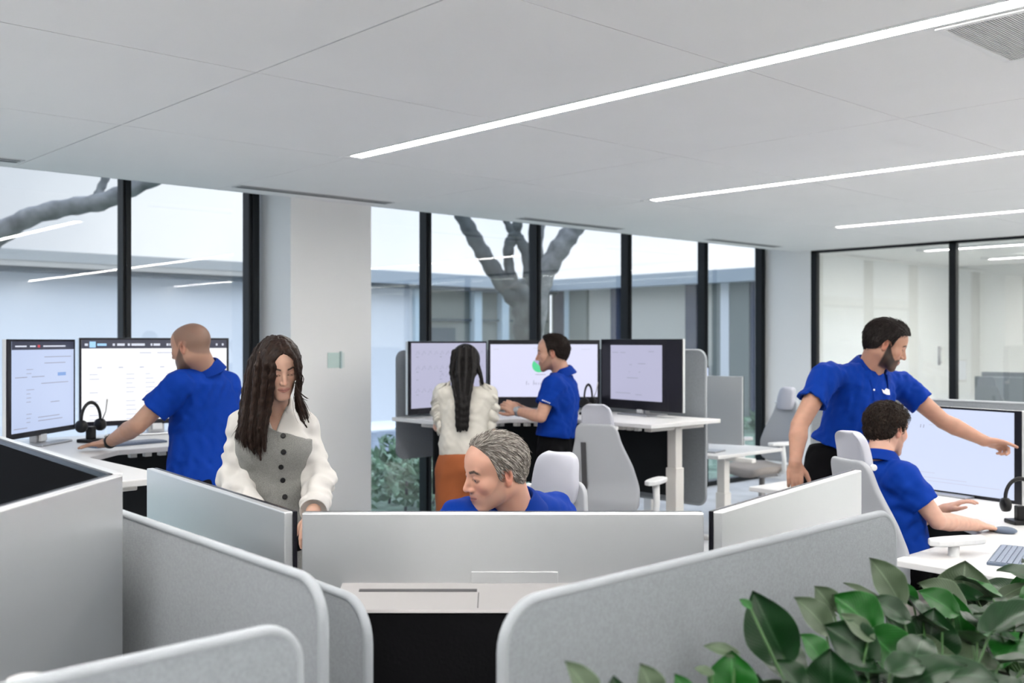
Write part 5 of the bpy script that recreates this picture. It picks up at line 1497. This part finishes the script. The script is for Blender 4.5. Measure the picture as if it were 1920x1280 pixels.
def person_D():
    T = person('woman with long black hair in a cream ruffled blouse, seen from behind', wl(-.30, 6.42, 0))
    hc = pw(873, 683, 6.50); R = frame(dirW(.02, 1, -.14)-dirW(0, 0, 0))
    nb = pw(873, 726, 6.44)
    shL = pw(832, 738, 6.44); shR = pw(913, 740, 6.44)
    elL = pw(822, 800, 6.50); elR = pw(918, 803, 6.52); wrL = pw(836, 800, 6.80); wrR = pw(905, 800, 6.80)
    pel = pw(872, 868, 6.42); ch = pw(872, 775, 6.43)
    rt = nrm(dirW(1, 0.0)-dirW(0, 0)); sp = spine7(pel, ch, nb); rts = [rt]*7
    ab = [(.150, .118), (.165, .122), (.150, .112), (.158, .108), (.150, .095), (.085, .070), (.052, .052)]
    arms = [dict(sh=shL, el=elL, wr=wrL, R=frame(nrm(wrL-elL)), s=1, curl=(.3,)*4, h=.0045, fat=.85, sc=.9), dict(sh=shR, el=elR, wr=wrR, R=frame(nrm(wrR-elR)), s=-1, curl=(.3,)*4, h=.0045, fat=.85, sc=.9)]
    make_body(T, hc, R, nb, arms, SKW, dict(fem=1, ears=True), dict(hair=(.02, .015, .012), fem=1), h=.0045, core=core_of(sp, ab, rts), neck_r=.048)
    polo(T, sp, ab, rts, shL, shR, elL, elR, .52, .52, 61, rsl=.062, m=M['cream'], name='blouse', amp=.0028)
    # ruffles along both arms
    for s, sh, el in ((-1, shL, elL), (1, shR, elR)):
        for rw in range(2):
            b = MB(); n = 46; rows = []
            for i in range(n+1):
                u = i/n
                top = pw(872+s*(26+16*u if rw == 0 else 34+12*u), 712+98*u if rw == 0 else 716+80*u, 6.40)
                out = s*(0.030+0.050*max(0.0, math.sin(min(1, u*1.1)*math.pi))**.7)+0.010*math.sin(i*0.55+rw)
                bk = 0.020*math.cos(i*0.55+rw*2)
                a = top; m1 = top+A(W(out*.6, -.01+bk*.4, -.010))-A(W(0, 0, 0)); e = top+A(W(out, bk, -.026))-A(W(0, 0, 0))
                rows += [a, m1, e]
            fs = [(i*3+k, i*3+k+1, (i+1)*3+k+1, (i+1)*3+k) for i in range(n) for k in range(2)]
            b.add([tuple(v) for v in rows], fs, True); o = b.build('ruffle', M['cream'], T, world=True)
            sd = o.modifiers.new('t', 'SOLIDIFY'); sd.thickness = .003
    guides = [[(852, 660, 6.43), (848, 690, 6.42), (849, 715, 6.36), (856, 750, 6.31), (857, 780, 6.30), (858, 808, 6.30)],
              [(862, 655, 6.39), (860, 690, 6.36), (862, 720, 6.32), (864, 755, 6.29), (864, 785, 6.29), (863, 809, 6.29)],
              [(874, 652, 6.39), (874, 690, 6.36), (872, 725, 6.31), (871, 760, 6.29), (870, 785, 6.29), (869, 806, 6.29)],
              [(886, 656, 6.39), (888, 690, 6.36), (884, 720, 6.32), (878, 755, 6.29), (876, 785, 6.29), (875, 807, 6.29)]]
    g2 = [[(888, 660, 6.40), (895, 690, 6.38), (900, 705, 6.37), (903, 718, 6.37)], [(893, 665, 6.44), (900, 690, 6.44), (904, 706, 6.42), (906, 722, 6.40)]]
    g3 = [[(852, 662, 6.44), (847, 690, 6.44), (845, 712, 6.42)], [(858, 665, 6.40), (851, 690, 6.38), (848, 712, 6.37)]]
    gd = [[PX(*p) for p in g] for g in guides]; gd2 = [[PX(*p) for p in g] for g in g2]; gd3 = [[PX(*p) for p in g] for g in g3]
    cv = strands(gd, 700, .0035, 3, endjit=.004)+strands(gd2, 160, .003, 4)+strands(gd3, 120, .003, 5)
    core = [resample(g, 12) for g in gd]
    def ex(P, q, f):
        for g in core: f = su(f, chain(P, list(g), [.020]+[.018]*3+[.012]*7+[.007], .01), .010)
        return f
    long_hair_cap(T, hc, R, ([-.12, -.05, .0, .03, .05, .07, .1], [-.10, -.10, -.09, -.06, .05, .075, .08]), (.006, .005, .005), t=.013, h=.0042, extra=ex, curves=cv, r=.0017)
    an = [wl(-.40, 6.42, .08), wl(-.20, 6.42, .08)]; hips = [pel-rt*.085-np.array([0, 0, .06]), pel+rt*.085-np.array([0, 0, .06])]
    kn = [(hips[0]+an[0])/2, (hips[1]+an[1])/2]
    trousers(T, pel-np.array([0, 0, .02]), rt, hips, kn, an, M['rust'], top=.09, a=.165, b=.125, r=(.105, .082, .085))
    shoes(T, an, dirW(0, 1)-dirW(0, 0))
person_D()

# ---- B: woman in the grey vest
def person_B():
    T = person('long-haired woman in a white shirt and grey buttoned vest looking down', wl(-.88, 3.9, 0))
    global HS
    HS = 0.90
    hc = pw(524, 687, 3.82); R = frame(dirW(.40, -.84, -.36)-dirW(0, 0, 0), roll=-.07)
    nb = pw(514, 768, 3.90)
    shR = pw(452, 796, 3.90); shL = pw(570, 796, 3.96)       # her right is at the left of the picture
    elR = pw(437, 898, 3.88); wrR = pw(478, 968, 3.66)
    elL = pw(600, 900, 3.90); wrL = pw(588, 958, 3.66)
    pel = pw(528, 985, 3.90); ch = pw(515, 858, 3.90)
    rt = nrm((shR-shL)*np.array([1, 1, 0])); sp = spine7(pel, ch, nb); rts = [rt]*7
    ab = [(.155, .118), (.128, .100), (.118, .094), (.142, .112), (.142, .098), (.085, .070), (.052, .052)]
    arms = [dict(sh=shR, el=elR, wr=wrR, R=frame(nrm(A(W(.35, -.35, -.5))-A(W(0, 0, 0)))), s=-1, curl=(.3,)*4, h=.003, fat=.82, sc=.9),
            dict(sh=shL, el=elL, wr=wrL, R=frame(nrm(A(W(-.10, -.30, -.55))-A(W(0, 0, 0)))), s=1, curl=(.3,)*4, h=.003, fat=.82, sc=.9)]
    make_body(T, hc, R, nb, arms, (0.58, 0.36, 0.27), dict(fem=1, ears=True, eyes=.08), dict(hair=(.02, .012, .009), fem=1, eyes=.08, brow=.95, lips=(.42, .17, .14)), h=.0023, core=core_of(sp, ab, rts), neck_r=.047)
    fwd = nrm(np.cross(rt, np.array([0, 0, 1.]))); fwd = fwd if fwd@(dirW(0, -1)-dirW(0, 0)) > 0 else -fwd
    # shirt with full sleeves down to the cuffs
    spa = [np.array(p) for p in sp]
    def fn(P):
        f, s, L, sv = loft(P, spa, [(a-.004, b-.004) for a, b in ab], rts)
        f = np.maximum(f, s-L)
        f = su(f, ell(P, ch+fwd*.070+rt*.060+np.array([0, 0, .04]), (.062, .050, .062), np.stack([rt, fwd, [0, 0, 1]], 1)), .03)
        f = su(f, ell(P, ch+fwd*.070-rt*.060+np.array([0, 0, .04]), (.062, .050, .062), np.stack([rt, fwd, [0, 0, 1]], 1)), .03)
        top = spa[-1]
        for sh, el, wr in ((shR, elR, wrR), (shL, elL, wrL)):
            f = su(f, rc(P, top-(top-spa[-2])*.3, sh, .040, .046), .04)
            g = su(rc(P, sh, el, .047, .053), rc(P, el, wr, .056, .050), .03)
            d = nrm(wr-el)
            g = g+wave(P, 71, .0055, .055, 6, (.5, .5, 1.2))
            k = (P-wr)@d
            f = su(f, g, .035)
            f = np.where(np.linalg.norm(P-wr, axis=1) < .13, np.maximum(f, k+.006), f)
            f = np.where(np.linalg.norm(P-wr, axis=1) < .13, np.maximum(f, -np.maximum(rc(P, wr-d*.04, wr+d*.1, .040, .040), -k-.04)), f)
        f = f+wave(P, 72, .0022, .05, 5, (1, 1, .6))
        # open neckline (V)
        v = nb+fwd*.075
        q = P-nb; x = q@rt; y = q@fwd; z = q[:, 2]
        vee = np.abs(x)*1.0-(z+.085)*0.42
        f = np.where((y > -.01) & (z > -.12), np.maximum(f, -np.maximum(vee, -y+.02)*1.0), f) if True else f
        return f
    lo, hi = box_of(spa+[shR, shL, elR, elL, wrR, wrL], .11)
    V, Q = mesh_sdf(fn, lo, hi, .0055); meshobj('shirt', [(V, Q)], M['white_shirt'], T)
    # cuffs
    for el, wr in ((elR, wrR), (elL, wrL)):
        d = nrm(wr-el); e = wr-d*.018
        fr = frame(d); mt = Matrix([[fr[0][0], fr[0][1], fr[0][2], e[0]], [fr[1][0], fr[1][1], fr[1][2], e[1]], [fr[2][0], fr[2][1], fr[2][2], e[2]], [0, 0, 0, 1]]) @ Matrix.Rotation(-math.pi/2, 4, 'X')
        MB().lathe([(.051, -.035), (.053, -.03), (.050, .02), (.047, .022), (.045, .01)], 28, mt).build('cuff', M['white_shirt'], T, world=True)
    collar(T, nb+np.array([0, 0, .012]), hc-nb+np.array([0, 0, .10]), fwd+rt*-.1, M['white_shirt'], r=.056, gap=.62, hgt=.040)
    # grey vest with a slanting one-shoulder neckline
    def fv(P):
        f, s, L, sv = loft(P, spa, [(a+.006, b+.006) for a, b in ab], rts)
        Rm = np.stack([rt, fwd, [0, 0, 1]], 1)
        f = su(f, ell(P, ch+fwd*.070+rt*.060+np.array([0, 0, .04]), (.067, .056, .067), Rm), .03)
        f = su(f, ell(P, ch+fwd*.070-rt*.060+np.array([0, 0, .04]), (.067, .056, .067), Rm), .03)
        q = P-ch; x = q@rt; y = q@fwd; z = q[:, 2]
        # flare below the waist
        # slanted neckline: high at her right shoulder, low at her left armpit
        nl = .112+.62*(x-.0)*(x > 0)+.30*x*(x <= 0)
        f2 = np.maximum(f, z-nl)
        f2 = f2+wave(P, 75, .0016, .06, 4)
        # arm holes
        for sh, el in ((shR, elR), (shL, elL)):
            f2 = np.maximum(f2, -(rc(P, sh+np.array([0, 0, .03]), sh+(el-sh)*.35, .052, .045)))
        seam = np.abs(x+.012)
        f2 = f2-.0018*(seam < .003)
        return f2
    lo, hi = box_of([pel, ch, nb], .20)
    V, Q = mesh_sdf(fv, lo, hi, .005); meshobj('vest', [(V, Q)], M['vestm'], T)
    # strap over her right shoulder
    project_on(T, [(497, 800), (480, 785), (464, 772), (452, 764)], .050, 'vest_strap', M['vestm'], .003)
    for p in ((531, 817), (532, 847), (527, 875), (530, 900), (534, 931)): project_button(T, p[0], p[1], .0098, M['blackpl'])
    project_patch(T, [(491, 912), (505, 917), (501, 931), (489, 926)], 'pocket_flap', M['vestm'], off=.004)
    project_patch(T, [(546, 912), (562, 914), (562, 930), (549, 928)], 'pocket_flap', M['vestm'], off=.004)
    # hair
    L = [  # curtain at the left of the picture, inner edge to outer edge
        [(528, 640, 3.78), (520, 662, 3.742), (515, 690, 3.735), (512, 720, 3.745), (508, 755, 3.76), (502, 790, 3.755), (498, 820, 3.745), (500, 846, 3.75)],
        [(522, 634, 3.80), (508, 652, 3.75), (502, 685, 3.735), (499, 720, 3.745), (494, 760, 3.75), (490, 800, 3.745), (488, 830, 3.745), (492, 862, 3.75)],
        [(514, 632, 3.84), (494, 652, 3.79), (486, 690, 3.765), (482, 730, 3.765), (478, 770, 3.765), (474, 805, 3.755), (472, 830, 3.75), (480, 850, 3.75)],
        [(506, 634, 3.88), (482, 660, 3.85), (472, 700, 3.83), (466, 740, 3.82), (462, 775, 3.80), (458, 800, 3.78), (456, 815, 3.77), (462, 838, 3.76)],
        [(500, 638, 3.92), (476, 668, 3.91), (466, 710, 3.90), (460, 750, 3.88), (456, 780, 3.86), (455, 800, 3.84), (450, 812, 3.82), (446, 822, 3.81)]]
    Rg = [[(530, 640, 3.78), (541, 658, 3.745), (550, 672, 3.74), (556, 690, 3.75), (559, 712, 3.77), (557, 735, 3.79), (563, 758, 3.80), (572, 785, 3.80)],
          [(528, 634, 3.80), (546, 650, 3.78), (557, 675, 3.78), (561, 700, 3.79), (562, 722, 3.81), (560, 742, 3.82), (569, 762, 3.82), (579, 792, 3.81)],
          [(524, 631, 3.84), (546, 644, 3.84), (559, 672, 3.84), (563, 700, 3.85), (561, 725, 3.86), (556, 748, 3.87), (560, 775, 3.86), (576, 802, 3.84)]]
    gl = [[PX(p[0]-3, p[1], p[2]) for p in g] for g in L]; gr = [[PX(p[0]+(3 if p[1] < 690 else 0), p[1], p[2]) for p in g] for g in Rg]
    cv = strands(gl, 1300, .0042, 13, k=20, endjit=.012)+strands(gr, 620, .0030, 14, k=20, endjit=.007)
    wisp = [[(553, 716, 3.75), (560, 733, 3.74), (568, 742, 3.74), (577, 748, 3.74)], [(556, 690, 3.75), (566, 705, 3.76), (567, 715, 3.77), (562, 728, 3.78)], [(456, 795, 3.79), (446, 812, 3.78), (446, 826, 3.78)]]
    cv += sum([strands([[PX(*p) for p in w], [PX(*p) for p in w]], 8, .003, 20+i, k=12) for i, w in enumerate(wisp)], [])
    cl = [resample(g, 12) for g in gl]; cr = [resample(g, 12) for g in gr]
    def ex(P, q, f):
        for g in cl: f = su(f, chain(P, list(g), [.010]*3+[.012]*5+[.010, .009, .007, .004], .01), .006)
        for g in cr: f = su(f, chain(P, list(g), [.007]*6+[.007, .007, .007, .006, .005, .003], .008), .005)
        return f
    line = ([-.12, -.09, -.03, .0, .020, .035, .050, .062, .075, .09, .11], [-.14, -.14, -.12, -.10, -.06, .0, .045, .072, .082, .092, .10])
    long_hair_cap(T, hc, R, line, (.018, .009, .006), t=.008, h=.003, extra=ex, curves=cv, r=.0010, vpart=1.0)
    eyes_of(T, hc, R, M['iris_brown'], look=(0, -.5))
    an = [wl(-.97, 3.92, .08), wl(-.79, 3.98, .08)]; hips = [pel+rt*.085-np.array([0, 0, .06]), pel-rt*.085-np.array([0, 0, .06])]
    kn = [(hips[0]+an[0])/2, (hips[1]+an[1])/2]
    trousers(T, pel-np.array([0, 0, .04]), rt, hips, kn, an, M['trou'], top=.05, a=.155, b=.12, r=(.09, .07, .06))
    shoes(T, an, fwd)
    HS = 1.0
person_B()
# ================================================================== PLANTER AND PLANTS (right foreground)
def leafmat(name, top, under, rough):
    m, nt, b = _nt(name)
    geo = nt.nodes.new('ShaderNodeNewGeometry'); tc = nt.nodes.new('ShaderNodeUVMap')
    sp = nt.nodes.new('ShaderNodeSeparateXYZ'); nt.links.new(tc.outputs['UV'], sp.inputs[0])
    # side veins running obliquely from the midrib, as fine ripples
    ab = nt.nodes.new('ShaderNodeMath'); ab.operation = 'ABSOLUTE'; nt.links.new(sp.outputs['X'], ab.inputs[0])
    mu = nt.nodes.new('ShaderNodeMath'); mu.operation = 'MULTIPLY_ADD'; mu.inputs[1].default_value = -0.45
    nt.links.new(ab.outputs[0], mu.inputs[0]); nt.links.new(sp.outputs['Y'], mu.inputs[2])
    sc = nt.nodes.new('ShaderNodeMath'); sc.operation = 'MULTIPLY'; sc.inputs[1].default_value = 95; nt.links.new(mu.outputs[0], sc.inputs[0])
    sn = nt.nodes.new('ShaderNodeMath'); sn.operation = 'SINE'; nt.links.new(sc.outputs[0], sn.inputs[0])
    nz = nt.nodes.new('ShaderNodeTexNoise'); nz.inputs['Scale'].default_value = 5; nt.links.new(tc.outputs['UV'], nz.inputs['Vector'])
    h = nt.nodes.new('ShaderNodeMath'); h.operation = 'ADD'; nt.links.new(sn.outputs[0], h.inputs[0]); nt.links.new(nz.outputs['Fac'], h.inputs[1])
    bp = nt.nodes.new('ShaderNodeBump'); bp.inputs['Strength'].default_value = 0.22; bp.inputs['Distance'].default_value = 0.0005
    nt.links.new(h.outputs[0], bp.inputs['Height']); nt.links.new(bp.outputs['Normal'], b.inputs['Normal'])
    # colour: darker blade, paler midrib and rim, underside paler still
    mr = nt.nodes.new('ShaderNodeMapRange'); mr.inputs['From Min'].default_value = 0.0; mr.inputs['From Max'].default_value = 0.07; mr.inputs['To Min'].default_value = 1; mr.inputs['To Max'].default_value = 0
    nt.links.new(ab.outputs[0], mr.inputs['Value'])
    rim = nt.nodes.new('ShaderNodeMapRange'); rim.inputs['From Min'].default_value = 0.93; rim.inputs['From Max'].default_value = 1.0
    nt.links.new(ab.outputs[0], rim.inputs['Value'])
    mx0 = nt.nodes.new('ShaderNodeMath'); mx0.operation = 'MAXIMUM'; nt.links.new(mr.outputs['Result'], mx0.inputs[0]); nt.links.new(rim.outputs['Result'], mx0.inputs[1])
    vn = nt.nodes.new('ShaderNodeMath'); vn.operation = 'MULTIPLY_ADD'; vn.inputs[1].default_value = 0.05; nt.links.new(sn.outputs[0], vn.inputs[0]); nt.links.new(mx0.outputs[0], vn.inputs[2])
    vc = nt.nodes.new('ShaderNodeMath'); vc.operation = 'MULTIPLY'; vc.inputs[1].default_value = 0.75; vc.use_clamp = True; nt.links.new(vn.outputs[0], vc.inputs[0])
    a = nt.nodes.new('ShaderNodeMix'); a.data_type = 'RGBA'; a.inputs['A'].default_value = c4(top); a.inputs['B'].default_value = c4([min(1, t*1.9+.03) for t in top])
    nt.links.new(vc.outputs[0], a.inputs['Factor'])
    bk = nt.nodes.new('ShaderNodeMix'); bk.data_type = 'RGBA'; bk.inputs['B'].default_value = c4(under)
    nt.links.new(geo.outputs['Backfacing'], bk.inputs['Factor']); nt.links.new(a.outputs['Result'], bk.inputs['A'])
    nt.links.new(bk.outputs['Result'], b.inputs['Base Color']); b.inputs['Roughness'].default_value = rough
    b.inputs['Specular IOR Level'].default_value = 0.38
    return m
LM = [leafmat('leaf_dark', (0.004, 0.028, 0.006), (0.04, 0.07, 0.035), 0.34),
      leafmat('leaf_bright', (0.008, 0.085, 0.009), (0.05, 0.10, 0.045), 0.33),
      leafmat('leaf_painted_sheen', (0.060, 0.092, 0.050), (0.07, 0.10, 0.06), 0.40)]  # pale tone stands in for sheen from the lights, painted into the blade
M['stem'] = mat('leaf_stem', (0.03, 0.09, 0.02), 0.5)
M['soil'] = mat('soil', (0.02, 0.015, 0.012), 0.95, bump=0.8, bscale=60)
M['planter'] = mat('planter_white', (0.60, 0.61, 0.62), 0.5)
def leaf_mesh(base, tip, half, nrmv, curl, fold):
    """blade from base to tip; returns verts, faces, uvs"""
    base = np.array(base); tip = np.array(tip); ax = tip-base; L = np.linalg.norm(ax); ax /= L
    n = np.array(nrmv, float); n = n-ax*(n@ax); n /= np.linalg.norm(n); sd = np.cross(ax, n)
    nv, nu = 15, 9; V = []; UV = []
    for j in range(nv):
        t = j/(nv-1)
        w = half*(math.sin(math.pi*min(1, t**0.72*0.985+0.012))**0.78)*(1-.25*max(0, t-.8)/.2)
        if t > .93: w *= (1-t)/.07*0.8+.05
        c = base+ax*L*t+n*(curl*L*(math.sin(math.pi*t)*.5-(t**3)*.35))
        for i in range(nu):
            u = i/(nu-1)*2-1
            z = fold*half*(abs(u)**1.3)*(1-.4*t)+0.05*half*math.sin(t*14+u*3)*abs(u)
            back = -0.16*L*abs(u)**2*max(0, 1-t*4)          # heart-shaped base lobes
            V.append(c+sd*u*w+n*z+ax*back); UV.append((u, t))
    F = [(j*nu+i, j*nu+i+1, (j+1)*nu+i+1, (j+1)*nu+i) for j in range(nv-1) for i in range(nu-1)]
    return V, F, UV
CAMP = np.array([0, 0, H])
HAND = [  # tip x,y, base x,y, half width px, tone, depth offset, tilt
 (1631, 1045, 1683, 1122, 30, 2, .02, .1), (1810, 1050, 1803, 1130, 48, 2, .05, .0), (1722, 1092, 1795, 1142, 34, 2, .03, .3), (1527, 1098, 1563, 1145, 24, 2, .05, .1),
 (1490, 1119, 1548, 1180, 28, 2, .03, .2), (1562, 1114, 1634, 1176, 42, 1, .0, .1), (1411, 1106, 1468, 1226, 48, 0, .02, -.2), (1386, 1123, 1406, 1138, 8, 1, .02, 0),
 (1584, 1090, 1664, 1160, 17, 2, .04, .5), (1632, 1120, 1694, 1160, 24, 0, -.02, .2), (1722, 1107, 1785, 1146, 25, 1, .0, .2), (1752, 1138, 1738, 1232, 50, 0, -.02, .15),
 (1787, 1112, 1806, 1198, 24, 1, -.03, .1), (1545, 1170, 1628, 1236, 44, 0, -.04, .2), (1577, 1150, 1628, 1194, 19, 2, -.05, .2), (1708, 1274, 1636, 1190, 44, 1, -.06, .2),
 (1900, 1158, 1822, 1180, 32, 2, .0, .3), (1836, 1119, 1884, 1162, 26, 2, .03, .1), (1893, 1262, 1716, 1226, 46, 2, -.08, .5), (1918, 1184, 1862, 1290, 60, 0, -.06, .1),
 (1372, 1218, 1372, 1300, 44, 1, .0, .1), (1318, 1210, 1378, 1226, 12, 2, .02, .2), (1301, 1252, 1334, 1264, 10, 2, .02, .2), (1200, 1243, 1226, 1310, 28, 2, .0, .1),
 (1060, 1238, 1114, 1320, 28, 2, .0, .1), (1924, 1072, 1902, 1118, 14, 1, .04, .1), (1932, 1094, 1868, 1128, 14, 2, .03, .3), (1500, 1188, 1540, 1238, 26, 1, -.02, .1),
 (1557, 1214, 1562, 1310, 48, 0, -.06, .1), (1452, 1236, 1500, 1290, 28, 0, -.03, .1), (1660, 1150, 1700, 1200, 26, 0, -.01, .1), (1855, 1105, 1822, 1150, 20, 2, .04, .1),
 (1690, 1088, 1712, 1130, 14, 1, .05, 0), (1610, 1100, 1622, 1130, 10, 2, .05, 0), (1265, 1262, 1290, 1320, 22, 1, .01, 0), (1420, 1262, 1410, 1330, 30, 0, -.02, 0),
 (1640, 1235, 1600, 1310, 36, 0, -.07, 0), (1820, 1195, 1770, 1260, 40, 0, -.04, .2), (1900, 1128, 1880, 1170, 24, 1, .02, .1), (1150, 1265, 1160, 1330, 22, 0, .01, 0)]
rp_ = random.Random(11)
plx = [0.86+0.37*i for i in range(9)]
groups = {i: [] for i in range(9)}
for (tx, ty, bx, by, hw, tone, dd, tilt) in HAND:
    t = ((tx+bx)/2-960)/1920; d = (0.98+dd)/(0.734-0.679*t); db = d+0.004
    tip = A(PX(tx, ty, d+.01)); base = A(PX(bx, by, db))
    toc = nrm(CAMP-(tip+base)/2); n = nrm(toc+np.array([0, 0, .55])+np.array([rp_.uniform(-.3, .3), rp_.uniform(-.3, .3), 0])+tilt*np.array([0, 0, 1.0]))
    xx = (tip[0]+base[0])/2; gi = min(range(9), key=lambda k: abs(plx[k]-xx))
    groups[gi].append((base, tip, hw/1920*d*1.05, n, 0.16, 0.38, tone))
for k, x in enumerate(plx):
    c = np.array([x, 0.86, 0.92])
    for i in range(34):
        a = rp_.uniform(0, 6.283); r = 0.20*math.sqrt(rp_.random()); z = rp_.uniform(.02, .20)*(1-.3*r/.2)
        base = c+np.array([r*math.cos(a)*1.0, r*math.sin(a)*.85, z]); L = rp_.uniform(.07, .12)
        out = nrm(np.array([math.cos(a+rp_.uniform(-.6, .6)), math.sin(a+rp_.uniform(-.6, .6)), rp_.uniform(-.2, .6)]))
        tip = base+out*L
        if tip[1] > 1.13: tip[1] = 1.13
        n = nrm(np.array([rp_.uniform(-.5, .5)-out[0]*.3, rp_.uniform(-.7, .1)-out[1]*.3, 1.0]))
        groups[k].append((base, tip, L*rp_.uniform(.30, .42), n, 0.2, 0.35, rp_.choice((0, 0, 0, 1, 0))))
ptn = ['leftmost plant in the planter, two pale leaf tips showing', 'second plant from the left in the planter, low by the picture edge', 'plant with small pale leaf tips before the felt screen',
       'plant with a large dark folded leaf before the felt screen', 'tall plant with bright green and grey-green leaves beside the felt screen end',
       'plant with a pale upright leaf below the seated man', 'plant with a large pale pointed leaf in front of the white desk', 'plant at the right edge with dark broad leaves', 'rightmost plant in the planter, mostly outside the picture']
for k, x in enumerate(plx):
    t = thing('leafy_plant', ptn[k], 'plant', (x, 0.86, 0.90), 0, 'leafy plants in the long planter')
    me = bpy.data.meshes.new('foliage'); V = []; F = []; UV = []; mi = []
    st = []
    for (b_, tp, hw, n, cu, fo, tone) in groups[k]:
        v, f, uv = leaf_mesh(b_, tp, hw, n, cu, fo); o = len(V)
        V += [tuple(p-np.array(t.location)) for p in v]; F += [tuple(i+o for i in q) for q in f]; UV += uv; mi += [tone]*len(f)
        st.append((b_, (x, 0.86, 0.90)))
    me.from_pydata(V, [], F); ul = me.uv_layers.new(name='UVMap')
    for l in me.loops: ul.data[l.index].uv = UV[l.vertex_index]
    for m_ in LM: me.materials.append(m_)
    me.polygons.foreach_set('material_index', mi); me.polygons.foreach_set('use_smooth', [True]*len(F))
    o = bpy.data.objects.new('foliage', me); COL.objects.link(o); o.parent = t
    b = MB()
    for bb, c in st:
        bb = Vector(bb); c = Vector((c[0]+rp_.uniform(-.05, .05), c[1]+rp_.uniform(-.05, .05), .90)); m_ = (bb+c)/2+Vector((0, 0, -.0))+Vector(((bb.x-c.x)*.15, (bb.y-c.y)*.15, 0))
        b.tube([c, m_, bb], [.0035, .003, .0022], 6)
    b.build('stems', M['stem'], t, world=True)
t = thing('planter', 'long white planter box holding the leafy plants in the right foreground', 'planter', (2.35, 0.86, 0))
b = MB(); x0, x1, y0, y1 = -1.72, 1.68, -0.22, 0.22
b.box(x0, y0, 0, x1, y0+.02, .93).box(x0, y1-.02, 0, x1, y1, .93).box(x0, y0, 0, x0+.02, y1, .93).box(x1-.02, y0, 0, x1, y1, .93).box(x0, y0, 0.0, x1, y1, .03)
b.build('box', M['planter'], t)
MB().box(x0+.02, y0+.02, .82, x1-.02, y1-.02, .90).build('soil', M['soil'], t)
